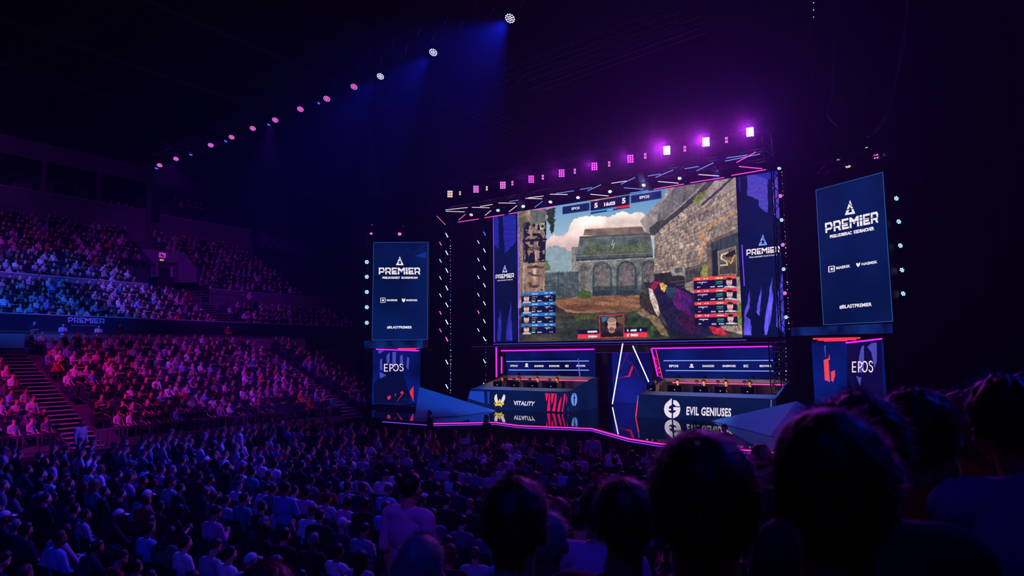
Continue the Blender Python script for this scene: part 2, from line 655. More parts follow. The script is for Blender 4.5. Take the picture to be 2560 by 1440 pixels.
def pose(kind, wide=1.0):
    f = Figure()
    if kind in ('lap', 'crossed', 'lean', 'phone', 'sidelook'):
        lean = {'lap': .02, 'crossed': -.05, 'lean': .55, 'phone': .12, 'sidelook': .05}[kind]
        T, Rm = sit_base(f, lean, wide)
        legs_sit(f, 1.25 if kind == 'lean' else 1.0)
        for s in (-1, 1):
            sh = T(s * .185 * wide, -.04, .975)
            if kind in ('lap', 'sidelook'):
                f.arm(s, sh, T(s * .25, .02, .73), (s * .11, .27, .625), (-s * .35, .8, -.2), (0, 0, -1))
            elif kind == 'crossed':
                f.arm(s, sh, T(s * .265, .06, .74), (-s * .03, .235 + .02 * s, .80 + .02 * s), (-s * 1, .05, .1), (0, -1, 0))
            elif kind == 'lean':
                f.arm(s, sh, (s * .21, .42, .60), (s * .045, .60, .66), (-s * .3, .7, -.3), (-s, 0, -.3))
            else:
                f.arm(s, sh, T(s * .24, .06, .75), (s * .06, .30, .80), (-s * .2, .5, .6), (-s, .3, 0))
        nod = {'lap': 0, 'crossed': .05, 'lean': -.1, 'phone': -.45, 'sidelook': -.03}[kind]
        Mh = (rotz_(.55) if kind == 'sidelook' else np.eye(3)) @ rotx(nod)
        nb = T(0, -.03, 1.04)
        hp = nb + rotx(-lean * .5) @ V3(0, .035 if kind != 'phone' else .06, .165)
    else:
        wide = wide
        f.ell((0, 0, .93), (.165 * wide, .115, .12), TROUS)
        f.ell((0, .0, 1.07), (.150 * wide, .105, .17), SHIRT)
        f.ell((0, -.01, 1.27), (.178 * wide, .110, .20), SHIRT)
        f.cap((-.16, -.02, 1.415), (.16, -.02, 1.415), .060, .060, SHIRT)
        f.cap((0, -.02, 1.40), (0, -.015, 1.445), .085, .058, SHIRT)
        for s in (-1, 1):
            f.leg((s * .09, 0, .90), (s * .105, .02, .50), (s * .11, -.02, .11), (s * .13, .13, .05))
            sh = (s * .19 * wide, -.02, 1.405)
            if kind == 'stand':
                f.arm(s, sh, (s * .245, -.03, 1.13), (s * .25, .05, .88), (0, .12, -1), (-s, 0, 0))
            elif kind == 'stand_crossed':
                f.arm(s, sh, (s * .265, .05, 1.16), (-s * .03, .20 + .02 * s, 1.20 + .02 * s), (-s, .05, .1), (0, -1, 0))
            else:
                f.arm(s, sh, (s * .24, .04, 1.16), (s * .08, .30, 1.20), (-s * .2, .6, .5), (-s, .3, 0))
        Mh = rotx(-.05 if kind == 'stand' else -.15)
        nb = V3(0, -.015, 1.465)
        hp = nb + V3(0, .03, .165)
    f.cap(nb, hp + Mh @ V3(0, -.02, -.05), .056, .054, SKIN)
    f.head(hp, Mh)
    return f


def hair_mesh(kind, seed=1, detail=1, fuzz=0):
    rs = np.random.RandomState(seed)
    na, nt = 36 * detail, 12 * detail
    base = np.array((.075, .097, .098)); cen = np.array((0, -.010, .020))
    th0 = {'short': .014, 'buzz': .004, 'curly': .030, 'long': .018, 'cap': .012, 'bun': .012, 'tousled': .022, 'tail': .012}[kind]
    amp = {'short': .003, 'buzz': .0005, 'curly': .012, 'long': .003, 'cap': 0, 'bun': .002, 'tousled': .009, 'tail': .002}[kind]
    nz = vnoise(nt + 1, na, (max(3, nt // 2), na // 3), rs) - .5
    nz[:, -1] = nz[:, 0]
    pts = np.zeros((nt + 1, na, 3))
    for i in range(nt + 1):
        for k in range(na):
            az = 2 * PI * k / na                    # 0 = front (+Y)
            ca = math.cos(az)
            front = max(ca, 0) ** .6
            lim = math.radians(104 + 34 * max(-ca, 0) - 46 * front)
            if kind == 'cap': lim = math.radians(84 + 10 * max(-ca, 0) - 6 * front)
            if kind in ('long', 'tail', 'bun'): lim = math.radians(104 + 20 * max(-ca, 0) - 52 * front)
            t = i / nt
            th = lim * t + 1e-3
            dirv = np.array((math.sin(th) * math.sin(az), math.sin(th) * ca, math.cos(th)))
            dirv = rotx(.18) @ dirv
            edge = 1 - max(0, (t - .8) / .2) ** 2
            r = th0 * (.25 + .75 * edge) + amp * 2 * nz[i, k] * edge * min(1, 3.0 * i / nt)
            p = cen + dirv * (base + r)
            if t == 1: p = cen + dirv * (base - .006)
            pts[i, k] = p
    mb = MB()
    vs = [tuple(p) for row in pts for p in row]
    fs = [(i * na + k, i * na + (k + 1) % na, (i + 1) * na + (k + 1) % na, (i + 1) * na + k) for i in range(nt) for k in range(na)]
    mb.add(vs, fs)
    if kind == 'long':
        n2 = 9; a0, a1 = .30 * PI, 1.70 * PI; m = 26
        g = []
        for j in range(n2):
            for k in range(m):
                az = a0 + (a1 - a0) * k / (m - 1)
                t = j / (n2 - 1)
                w = 1.0 + .12 * t
                z = .03 - .30 * t
                rr = .016 + .006 * math.sin(k * 2.1 + j)
                g.append(cen + np.array((math.sin(az) * (.075 + rr) * w, math.cos(az) * (.097 + rr) * w - .02 * t, z)))
        mb.add([tuple(p) for p in g], [(j * m + k, j * m + k + 1, (j + 1) * m + k + 1, (j + 1) * m + k) for j in range(n2 - 1) for k in range(m - 1)])
    if kind == 'bun': mb.ball((0, -.125, .05), .038, 10, 8)
    if kind == 'tail': mb.tube([(0, -.10, .06), (0, -.145, .03), (0, -.15, -.07), (0, -.135, -.17)], [.022, .028, .03, .010], 8)
    if kind == 'cap':
        m = 14; g = []
        for j in range(3):
            for k in range(m):
                a = -1.15 + 2.3 * k / (m - 1)
                rr = (.0, .045, .085)[j] * math.cos(a * .8)
                g.append((math.sin(a) * (.082 + rr * .25), .092 * math.cos(a * .75) + rr + .004, .045 - .02 * j * j * .25 - .012 * a * a))
        fs = [(j * m + k, j * m + k + 1, (j + 1) * m + k + 1, (j + 1) * m + k) for j in range(2) for k in range(m - 1)]
        mb.add(g, fs)
        mb.ball((0, -.012, .132), .009, 6, 4)
    if fuzz:
        P = pts.reshape(-1, 3)
        for _ in range(fuzz):
            i = int((nt - 1) * math.sqrt(rs.uniform(.02, 1))); k = rs.randint(0, na)
            p = pts[i, k] + rs.randn(3) * .004
            d = pts[min(i + 1, nt), k] - pts[i, k]
            d = d / (np.linalg.norm(d) + 1e-9)
            o = p - cen; o /= np.linalg.norm(o)
            L = rs.uniform(.008, .024) * (1.5 if kind in ('curly', 'tousled', 'long') else 1)
            q = p + (d * rs.uniform(.4, 1) + o * rs.uniform(.2, .8) + rs.randn(3) * .3) * L
            s = np.cross(d, o); s = s / (np.linalg.norm(s) + 1e-9) * .0009
            mb.add([tuple(p - s), tuple(p + s), tuple(q)], [(0, 1, 2)])
    return mb


class PersonKit:
    """the meshes of one pose: body, short- and long-sleeved top, trousers, shoes; hair comes separately"""
    def __init__(self, kind, voxel=.015, wide=1.0, smooth=5):
        self.f = f = pose(kind, wide)
        raw = f.solid().mesh('raw')
        me = evaluated(raw, [('REMESH', dict(mode='VOXEL', voxel_size=voxel)), ('SMOOTH', dict(factor=.5, iterations=smooth))])
        co, no = arrays(me)
        cat = f.cats(co)
        faces = [tuple(p.vertices) for p in me.polygons]
        fg = f.fingers()
        b = len(co)
        body = bpy.data.meshes.new('person_body')
        body.from_pydata([tuple(c) for c in co] + fg.v, [], faces + [tuple(b + i for i in q) for q in fg.f])
        body.materials.append(M_SKIN); body.shade_smooth()
        self.body = body

        def shell(name, cs, off, m, grow=True):
            ok = np.isin(cat, cs)
            fs = [q for q in faces if (any if grow else all)(ok[i] for i in q)]
            use = sorted({i for q in fs for i in q}); ix = {v: i for i, v in enumerate(use)}
            me_ = bpy.data.meshes.new(name)
            me_.from_pydata([tuple(co[i] + no[i] * off) for i in use], [], [tuple(ix[i] for i in q) for q in fs])
            me_.materials.append(m); me_.shade_smooth()
            return me_
        self.short = shell('shirt', [SHIRT], .012, M_CLOTH)
        self.long = shell('shirt', [SHIRT, SLEEVE], .012, M_CLOTH)
        self.trous = shell('trousers', [TROUS, SHOE] if kind[:5] != 'stand' else [TROUS], .008, M_CLOTH)
        self.shoes = []
        if kind[:5] == 'stand':
            for s in (-1, 1):
                keep = cat.copy()
                keep[(cat == SHOE) & (co[:, 0] * s < 0)] = -1
                c0, cat = cat, keep
                self.shoes.append(shell('shoe', [SHOE], .006, M_LEATHER))
                cat = c0
        self.Mh = Matrix.Translation(Vector(f.ph)) @ Matrix([list(r) for r in f.Mh]).to_4x4()
        bpy.data.meshes.remove(raw); bpy.data.meshes.remove(me)


_HAIR = {}


def hair_data(kind, seed=1, detail=1, fuzz=0):
    key = (kind, seed, detail, fuzz)
    if key not in _HAIR:
        me = hair_mesh(*key).mesh('hair')
        me.materials.append(M_CLOTH if kind == 'cap' else M_HAIR)
        me.shade_smooth()
        _HAIR[key] = me
    return _HAIR[key]


SHIRTS = {'white': (205, 203, 200), 'pale grey': (158, 158, 160), 'grey': (95, 97, 102), 'black': (16, 16, 18), 'dark': (24, 24, 28), 'navy': (22, 28, 58), 'pale blue': (120, 150, 195),
          'red': (165, 28, 30), 'orange': (200, 90, 30), 'green': (45, 110, 80), 'teal': (60, 140, 140), 'lilac': (205, 125, 175)}
SHIRT_W = [('white', 14), ('pale grey', 12), ('grey', 12), ('black', 26), ('dark', 18), ('navy', 10), ('pale blue', 6), ('red', 1.4), ('orange', .7), ('green', 2), ('teal', 2), ('lilac', 4)]
HAIRS = {'black': (10, 9, 9), 'dark': (20, 15, 12), 'brown': (48, 31, 20), 'fair': (120, 92, 60), 'grey': (110, 108, 106), 'reddish': (92, 40, 22)}
SKINS = [(196, 150, 122), (176, 126, 98), (214, 172, 146), (120, 80, 58)]


def wpick(ws):
    t = R.uniform(0, sum(w for _, w in ws))
    for k, w in ws:
        t -= w
        if t <= 0: return k
    return ws[-1][0]


def obj_color(o, rgb, jit=0.0):
    c = lin(rgb); k = 1 + R.uniform(-jit, jit)
    o.color = (c[0] * k, c[1] * k, c[2] * k, 1)


def make_person(kit, loc, rotz, hair='short', hair_c='dark', shirt='black', sleeve='short', scale=1.0, skin=None, hseed=1, detail=1, fuzz=0, tilt=0.0, trous=None):
    b = link('person', kit.body)
    b.location = loc; b.rotation_euler = (tilt, 0, rotz); b.scale = (scale,) * 3
    obj_color(b, skin or R.choice(SKINS), .1)
    s = link('shirt' if sleeve == 'short' else 'sweater', kit.short if sleeve == 'short' else kit.long, b); obj_color(s, SHIRTS[shirt], .12)
    t = link('trousers', kit.trous, b); obj_color(t, trous or R.choice([(30, 34, 48), (18, 18, 20), (52, 56, 68), (40, 36, 32)]))
    shc = R.choice([(30, 30, 32), (150, 150, 150), (20, 20, 20)])
    for sm in kit.shoes:
        obj_color(link('shoe', sm, b), shc)
    hm = link('cap' if hair == 'cap' else 'hair', hair_data(hair, hseed, detail, fuzz), b)
    hm.matrix_local = kit.Mh
    obj_color(hm, HAIRS[hair_c] if hair != 'cap' else SHIRTS.get(hair_c, (30, 30, 34)))
    return b


# a lighter mesh of each pose for the thousands of far spectators
class FarKit:
    def __init__(self, kind, hair, faces=230, voxel=.034):
        f = pose(kind)
        E = lambda c, r: f.ell(f.ph + f.Mh @ np.array(c), r, HAIRC, f.Mh)
        if hair == 'short': E((0, -.030, .040), (.086, .096, .096))
        elif hair == 'long':
            E((0, -.030, .040), (.088, .098, .096)); E((0, -.075, -.08), (.085, .045, .16))
        elif hair == 'cap':
            E((0, -.018, .045), (.088, .108, .092)); E((0, .12, .045), (.07, .06, .012))
        raw = f.solid(10).mesh('raw')
        me = evaluated(raw, [('REMESH', dict(mode='VOXEL', voxel_size=voxel)), ('SMOOTH', dict(factor=.5, iterations=1))])
        n = len(me.polygons)
        me2 = evaluated(me, [('DECIMATE', dict(ratio=min(1.0, faces / (2.0 * n)) if False else min(1.0, faces / float(2 * n)))), ('TRIANGULATE', {})])
        self.co, _ = arrays(me2)
        self.tri = np.array([tuple(p.vertices) for p in me2.polygons], int)
        self.cat = f.cats(self.co)
        for q in (raw, me, me2): bpy.data.meshes.remove(q)


M_CROWD = mat('crowd_cloth_and_skin', (200, 200, 200), 0.8, 0, 0.3)
_nt = M_CROWD.node_tree
_a = _nt.nodes.new('ShaderNodeAttribute'); _a.attribute_name = 'tint'
_nt.links.new(_a.outputs['Color'], _nt.nodes['Principled BSDF'].inputs['Base Color'])


def crowd_mesh(name, kits, seats):
    """seats: (x, y, z, rotz, scale); one object of spectators nobody could count"""
    allv, allf, allc = [], [], []
    base = 0
    pal = np.array([lin(SHIRTS[k]) for k, _ in SHIRT_W]); pw = np.array([w for _, w in SHIRT_W], float); pw /= pw.sum()
    hp = np.array([lin(HAIRS[k]) for k in HAIRS]); hw = np.array([.3, .3, .2, .1, .05, .05])
    sp = np.array([lin(s) for s in SKINS])
    for (x, y, z, rz, sc) in seats:
        k = kits[NR.randint(len(kits))]
        c, s = math.cos(rz), math.sin(rz)
        Rm = np.array([[c, -s, 0], [s, c, 0], [0, 0, 1]])
        P = (k.co * sc) @ Rm.T + (x, y, z)
        shirt = pal[NR.choice(len(pal), p=pw)] * NR.uniform(.8, 1.15)
        sk = sp[NR.choice(len(sp), p=[.4, .25, .25, .1])] * NR.uniform(.85, 1.1)
        tr = np.array(lin([(30, 34, 48), (18, 18, 20), (52, 56, 68), (40, 36, 32)][NR.randint(4)]))
        hc = hp[NR.choice(len(hp), p=hw)]
        sl = shirt if NR.rand() < .5 else sk
        table = np.stack([sk, shirt, tr, np.array(lin((40, 40, 42))), hc, sl])
        allv.append(P); allf.append(k.tri + base); allc.append(table[k.cat])
        base += len(P)
    me = np_mesh(name, np.concatenate(allv), np.concatenate(allf))
    at_ = me.color_attributes.new('tint', 'FLOAT_COLOR', 'POINT')
    c = np.concatenate(allc)
    at_.data.foreach_set('color', np.concatenate([c, np.ones((len(c), 1))], 1).astype(np.float32).ravel())
    me.materials.append(M_CROWD)
    me.shade_smooth()
    return link(name, me)


KITS = {k: PersonKit(k) for k in ('lap', 'crossed', 'lean', 'phone', 'sidelook', 'stand', 'stand_crossed')}
_NEAR = {}


def near_kit(kind, wide=1.0):
    if (kind, wide) not in _NEAR: _NEAR[(kind, wide)] = PersonKit(kind, .0095, wide, 8)
    return _NEAR[(kind, wide)]


for _k, _w in (('lap', 1.0), ('lean', 1.0), ('sidelook', 1.0), ('crossed', 1.0), ('stand', 1.08)): near_kit(_k, _w)
FK = [FarKit(p, h) for p, h in (('lap', 'short'), ('lap', 'long'), ('lap', 'cap'), ('crossed', 'short'), ('crossed', 'short'), ('lean', 'short'), ('phone', 'short'), ('sidelook', 'short'))]
# ------------------------------------------------------------------ dark materials of the hall
M_FLOOR = mat('arena_floor', (26, 26, 30), 0.6, 0, 0.4, 0.15, 8, 0.3, 1.5)
M_BLACK = mat('black_paint', (12, 12, 14), 0.6)
M_METAL = mat('truss_aluminium', (120, 122, 128), 0.35, 0.9)
M_DARKMETAL = mat('black_steel', (22, 22, 26), 0.4, 0.6)
M_CONC = mat('painted_concrete', (70, 66, 74), 0.85, 0, 0.3, 0.2, 5, 0.25, 0.7)
M_STEP = mat('step_concrete', (150, 146, 154), 0.8, 0, 0.3, 0.2, 8)
M_WALL = mat('hall_wall', (40, 40, 48), 0.9, 0, 0.2, 0.1, 3, 0.3, 0.4)
M_CEIL = mat('hall_ceiling', (26, 26, 32), 0.95)
M_CURTAIN = mat('black_velvet', (26, 24, 30), 0.95, 0, 0.1, 0.3, 30)
M_DECK = mat('gloss_stage', (3, 4, 8), 0.035, 0, 0.75)
M_STAGE = mat('stage_skirt', (12, 12, 18), 0.4)
M_GLASS = None
m = bpy.data.materials.new('barrier_glass'); m.use_nodes = True
b = m.node_tree.nodes['Principled BSDF']
b.inputs['Base Color'].default_value = (.8, .85, .9, 1); b.inputs['Roughness'].default_value = .08
b.inputs['Alpha'].default_value = .12
M_GLASS = m
M_RAIL = mat('handrail_steel', (150, 150, 156), 0.35, 0.7)

# ------------------------------------------------------------------ hall shell
DECK = 1.3
struct('floor', MB().box((-70, -14, -.3), (12, 72, 0)), M_FLOOR)
struct('ceiling', MB().box((-72, -14, 27), (12, 72, 27.4)), M_CEIL)
struct('wall_left', MB().box((-72, -14, 0), (-69, 72, 27)), M_WALL)
struct('wall_back', MB().box((-72, 70, 0), (12, 72, 27)), M_WALL)
struct('wall_right', MB().box((9, -14, 0), (12, 72, 27)), M_WALL)
struct('wall_front', MB().box((-72, -14, 0), (12, -12, 27)), M_WALL)

# ------------------------------------------------------------------ left grandstand
LT_X, LT_Z, LT_N, LT_DX, LT_DZ = -32.6, .35, 12, .85, .36
lower_rows = [(LT_X - LT_DX * i, LT_Z + LT_DZ * i) for i in range(LT_N)]
mb = MB()
for i, (x, z) in enumerate(lower_rows):
    mb.box((x - LT_DX if i < LT_N - 1 else -43.2, 5, 0), (x, 32.6, z))
struct('floor_lower_stand', mb, M_CONC)
mb = MB().box((-46, 4, 0), (-43.2, 44, 4.6))
struct('floor_walkway', mb, M_CONC)
upA = [(-46.6 - .85 * i, 5.8 + .45 * i) for i in range(7)]
upB = [(-53.4 - .85 * i, 9.3 + .52 * i) for i in range(12)]
mb = MB()
for i, (x, z) in enumerate(upA):
    mb.box((x - .85 if i < 6 else -53.3, 4, 0), (x, 44, z))
for i, (x, z) in enumerate(upB):
    mb.box((x - .85 if i < 11 else -69, 4, 0), (x, 41.5, z))
struct('floor_upper_stand', mb, M_CONC)
M_WALLP = mat('parapet_paint', (88, 82, 96), 0.8, 0, 0.3, 0.12, 3, 0.12, 0.5)
M_CAPP = mat('parapet_cap', (140, 134, 150), 0.6)


def parapet(name, x, y0, y1, z0, z1, t=.14):
    o = struct(name, MB().box((x - t, y0, z0), (x, y1, z1)), M_WALLP)
    link('trim_cap', MB().box((x - t - .03, y0, z1), (x + .04, y1, z1 + .07)).mesh('trim_cap'), o, M_CAPP)
    return o


M_WALLP_, M_WALLP = M_WALLP, mat('dark_drape', (24, 26, 44), .85, 0, .2, .2, 6)
parapet('wall_banner', -45.95, 4, 44, 4.6, 6.75)
M_WALLP = M_WALLP_
parapet('wall_tier_divider', -52.8, 4, 25.2, 8.4, 9.9)
parapet('wall_tier_end', -52.8, 30.4, 44, 7.4, 9.95)
parapet('wall_box_front', -63.55, 4, 29.8, 15.0, 18.2)
parapet('wall_box_end', -63.55, 31.2, 41, 14.8, 18.0)
mb = MB().box((-69, 4, 15), (-63.7, 41.5, 17.2))
struct('floor_boxes', mb, M_CONC)
# box fascia, slab over the boxes
struct('wall_box_fascia', MB().box((-66, 2, 21.0), (-63.9, 46, 22.6)), M_WALLP)
struct('ceiling_boxes', MB().box((-69, 2, 20.9), (-66.1, 46, 21.2)), M_WALL)
# stair aisles: bright nosings on every step
for nm, y0, rows, zt in (('stair_lower', 12.6, lower_rows, LT_DZ), ('stair_lower', 28.1, lower_rows, LT_DZ), ('stair_upper', 29.0, upA, .45), ('stair_upper', 29.9, upB, .52)):
    mb = MB()
    for x, z in rows:
        mb.box((x - .42, y0, z), (x - .02, y0 + 1.25, z + .03))
        mb.box((x, y0, z - zt * .5), (x + .40, y0 + 1.25, z - zt * .5 + .03))
        mb.box((x - .05, y0, z - zt * .48), (x, y0 + 1.25, z - .01))
    o = mb.build('floor_' + nm, M_STEP); o['kind'] = 'structure'

# ------------------------------------------------------------------ vomitory portal in the upper stand
va, vb = 25.4, 29.6
po = empty('stair_portal', (-53, 27.5, 8))
tag(po, 'lilac concrete exit portal with slanted cheek walls set into the upper stand', 'exit portal')


def addp(name, mb, m, par, smooth=False, label=None):
    o = mb.build(name, m, par, smooth)
    o.matrix_parent_inverse = par.matrix_world.inverted() if False else Matrix.Translation(-Vector(par.location))
    if label: o['label'] = label
    return o


X0 = -52.6
lint = [hitX(408, 622, X0), hitX(452, 632, X0), hitX(446, 657, X0), hitX(392, 653, X0), hitX(362, 622, X0)]
pts = [hitX(362, 622, X0), hitX(452, 632, X0), hitX(446, 658, X0), hitX(391, 652, X0)]
addp('lintel', MB().prism(pts, (-.5, 0, 0)), M_WALLP, po)
cl = [hitX(352, 622, X0), hitX(362, 622, X0), hitX(391, 652, X0), hitX(396, 660, X0), hitX(396, 692, X0), hitX(390, 692, X0), hitX(390, 664, X0)]
addp('cheek_wall', MB().prism(cl, (-.9, 0, 0)), M_WALLP, po)
cr = [hitX(452, 632, X0), hitX(460, 630, X0), hitX(490, 668, X0), hitX(494, 706, X0), hitX(488, 706, X0), hitX(446, 706, X0), hitX(446, 658, X0)]
addp('cheek_wall', MB().prism(cr, (-.9, 0, 0)), M_WALLP, po)
addp('back_wall', MB().box((-55.2, 25.2, 7.5), (-55, 30, 11.5)), M_WALL, po)
addp('door_curtain', MB().prism([hitX(426, 660, -53.6), hitX(440, 660, -53.6), hitX(432, 693, -53.6), hitX(427, 693, -53.6)], (-.06, 0, 0)), mat('pale_drape', (150, 140, 160), .9), po)
sg = empty('exit_sign', hitX(406, 640, X0))
tag(sg, 'small lit direction sign with exit box on the portal lintel', 'sign')
pl = Plane((X0, 0, 0), (1, 0, 0))
mb = MB(); q = [(398, 631), (414, 633), (413, 645), (397, 643)]
mb.prism([pl.h(*p, .03) for p in q], (.05, 0, 0))
addp('sign_board', mb, emat('sign_pink', (190, 60, 190), .8), sg)
mb = MB(); art_poly(mb, pl, [(400, 637), (405, 635), (405, 637), (411, 640), (409, 642), (404, 640), (404, 641)], .1)
addp('arrow', mb, mat('sign_dark', (40, 10, 50)), sg)
mb = MB()
art_text(mb, pl, 'EXIT', [(400, 652), (410, 653), (410, 648.5), (400, 647.5)], .06, .02)
addp('exit_lettering', mb, emat('sign_yellow', (230, 220, 120), 1.0), sg)


def rail(name, pts, label, h=1.0, r=.025, posts=True, lower=True, m=None, group=None, cat='handrail'):
    mb = MB()
    pts = [Vector(p) for p in pts]
    up = Vector((0, 0, h))
    mb.tube([p + up for p in pts], r, 6)
    if lower: mb.tube([p + up * .5 for p in pts], r * .7, 6)
    o = mb.build(name, m or M_RAIL)
    for p in (pts if posts else []):
        link('post', MB().tube([p, p + up], r * .9, 6).mesh('post'), o, m or M_RAIL)
    return tag(o, label, cat, group)


rail('handrail', [(-52.3, 25.6, 8.4), (-52.3, 27.0, 8.4), (-52.3, 28.8, 8.4)], 'steel handrail across the mouth of the exit portal', 1.0)
rail('handrail', [(-52.3, 30.2, 8.6), (-52.3, 31.6, 8.6), (-52.3, 33.0, 8.6)], 'steel handrail at the foot of the stair beside the exit portal', 1.1)
rail('handrail', [(-47, 28.8, 6.2), (-49, 28.8, 7.3), (-51.4, 28.8, 8.5)], 'sloping steel handrail beside the upper stair below the portal', 1.0)
rail('handrail', [(-55, 30.0, 10.3), (-58, 30.0, 12.1), (-61, 30.0, 14.0)], 'sloping steel handrail along the stair above the portal', 1.0)
# ------------------------------------------------------------------ barrier with glass panels above the lower stand
gb = empty('glass_barrier', (-43.3, 20, 4.6))
tag(gb, 'long steel rail with clear glass panels along the walkway above the lower stand', 'barrier')
ys = [11.5, 14.2, 16.9, 19.6, 22.3, 25.0, 27.7, 30.4, 33.1]
addp('top_rail', MB().tube([(-43.3, ys[0], 5.62), (-43.3, ys[-1], 5.62)], .035, 8), M_RAIL, gb)
for y in ys: addp('post', MB().tube([(-43.3, y, 4.55), (-43.3, y, 5.62)], .03, 6), M_RAIL, gb)
for a, b_ in zip(ys[:-1], ys[1:]): addp('glass_panel', MB().box((-43.31, a + .06, 4.7), (-43.29, b_ - .06, 5.5)), M_GLASS, gb)
rail('handrail', [(-45.6, y, 4.6) for y in (6, 9, 12, 15, 18, 21, 24, 27, 30, 33, 36)], 'long double steel handrail in front of the dark banner wall', 1.0, .022)
rail('handrail', [(-43.3, 5, 4.6), (-43.3, 8, 4.6), (-43.3, 10.6, 4.6)], 'short blue lit handrail at the head of the lower stair', 1.0)
rail('crowd_barrier', [(-31.9, y, 0) for y in np.arange(6, 32.1, 2.6)], 'low black barrier rail at the foot of the lower stand', .95, .013, m=M_BLACK, cat='barrier')
g = MB()
o = tag(empty('crowd_gate', (-31.6, 13.6, 0)), 'small lilac slatted gate at the foot of the lower stair', 'gate')
addp('gate_frame', MB().box((-31.65, 13.2, .9), (-31.6, 14.2, 1.0)).box((-31.65, 13.2, .1), (-31.6, 14.2, .2)), M_RAIL, o)
for k in range(6): addp('bar', MB().box((-31.64, 13.2 + k * .19, .1), (-31.61, 13.25 + k * .19, 1.0)), M_RAIL, o)

# lettering on the banner wall
plw = Plane((-45.95, 0, 0), (1, 0, 0))
WHITE_PAINT = mat('banner_print', (176, 160, 186), .8)


def logo_triangle(mb, plane, cx, cy, w, h, off=.03, sk=0.0, mi=0):
    """split triangular emblem; (cx, cy) is the middle of its base; sk = rise per pixel across"""
    P = lambda u, v: (cx + u * w, cy - v * h + sk * u * w)
    art_poly(mb, plane, [P(.0, 1.0), P(.23, .54), P(-.09, .82)], off, mi)
    art_poly(mb, plane, [P(-.12, .76), P(.15, .53), P(.27, .46), P(.31, .40), P(.10, .40), P(.0, .56), P(-.09, .42), P(-.31, .38)], off, mi)
    art_poly(mb, plane, [P(-.5, 0), P(.5, 0), P(.33, .34), P(.12, .34), P(.2, .14), P(-.2, .14), P(-.05, .34), P(-.335, .32)], off, mi)


_GL = {'P': [[(0, 0), (.24, 0), (.24, .46), (0, .46)], [(0, .52), (.24, .52), (.24, .80), (.66, .80), (.76, .70), (.76, .52), (1, .52), (1, .80), (.84, 1), (0, 1)], [(.24, .26), (.78, .26), (1, .46), (.24, .46)]],
       'R': [[(0, 0), (.24, 0), (.24, .46), (0, .46)], [(0, .52), (.24, .52), (.24, .80), (.66, .80), (.76, .70), (.76, .52), (1, .52), (1, .80), (.84, 1), (0, 1)], [(.3, .46), (1, .46), (.86, .28), (1, 0), (.72, 0), (.56, .28), (.3, .28)]],
       'E': [[(0, 0), (1, 0), (1, .2), (.24, .2), (.24, .28), (.86, .28), (.86, .46), (0, .46)], [(0, .52), (.86, .52), (.86, .6), (.24, .6), (.24, .8), (1, .8), (1, 1), (0, 1)]],
       'M': [[(0, 0), (.2, 0), (.2, .46), (0, .46)], [(.8, 0), (1, 0), (1, .46), (.8, .46)], [(0, .52), (.2, .52), (.2, .62), (.3, .52), (.7, .52), (.8, .62), (.8, .52), (1, .52), (1, 1), (.8, 1), (.5, .7), (.2, 1), (0, 1)], [(.34, .46), (.66, .46), (.5, .28)]],
       'I': [[(0, 0), (1, 0), (1, .46), (0, .46)], [(0, .52), (1, .52), (1, .74), (0, .74)], [(0, .8), (1, .8), (1, 1), (0, 1)]]}


def premier(mb, plane, q, off=.03, mi=0):
    ws = [1, 1, .92, 1.25, .34, .92, 1]; gap = .13
    tot = sum(ws) + gap * 6; x = 0
    for ch, w in zip('PREMIER', ws):
        for poly in _GL[ch]:
            art_poly(mb, plane, [quad_map(q, (x + u * w) / tot, v) for u, v in poly], off, mi)
        x += w + gap


bn = empty('wall_banner_lettering', (-45.9, 17, 6))
tag(bn, 'pale lilac lettering with triangle emblem on the dark walkway wall', 'sign')
mb = MB(); logo_triangle(mb, plw, 217, 790, 18, 14, .04, .1)
addp('emblem', mb, WHITE_PAINT, bn)
mb = MB(); premier(mb, plw, [(170, 806), (261, 809.5), (261.5, 796.5), (170, 793)], .04)
addp('lettering', mb, WHITE_PAINT, bn)
mb = MB(); art_text(mb, plw, 'PRELDUGNIZE ECARSHICAN', [(178, 814), (242, 816), (242, 814), (178, 812)], .04)
addp('small_lettering', mb, WHITE_PAINT, bn)
# control desk with lit screen on the walkway
cd = empty('control_desk', (-45.2, 13.0, 4.6))
tag(cd, 'small control desk with lit monitor on the walkway near the lettering', 'desk')
addp('tabletop', MB().box((-45.6, 11.4, 5.35), (-44.9, 15.2, 5.42)), M_DARKMETAL, cd)
for yy in (11.5, 13.3, 15.1): addp('leg', MB().box((-45.55, yy - .03, 4.6), (-45.0, yy + .03, 5.35)), M_DARKMETAL, cd)
addp('monitor', MB().box((-45.5, 12.0, 5.5), (-45.45, 13.3, 6.15)), emat('monitor_cyan', (70, 140, 190), .55), cd)
addp('monitor', MB().box((-45.5, 13.6, 5.5), (-45.45, 15.0, 5.9)), M_BLACK, cd)

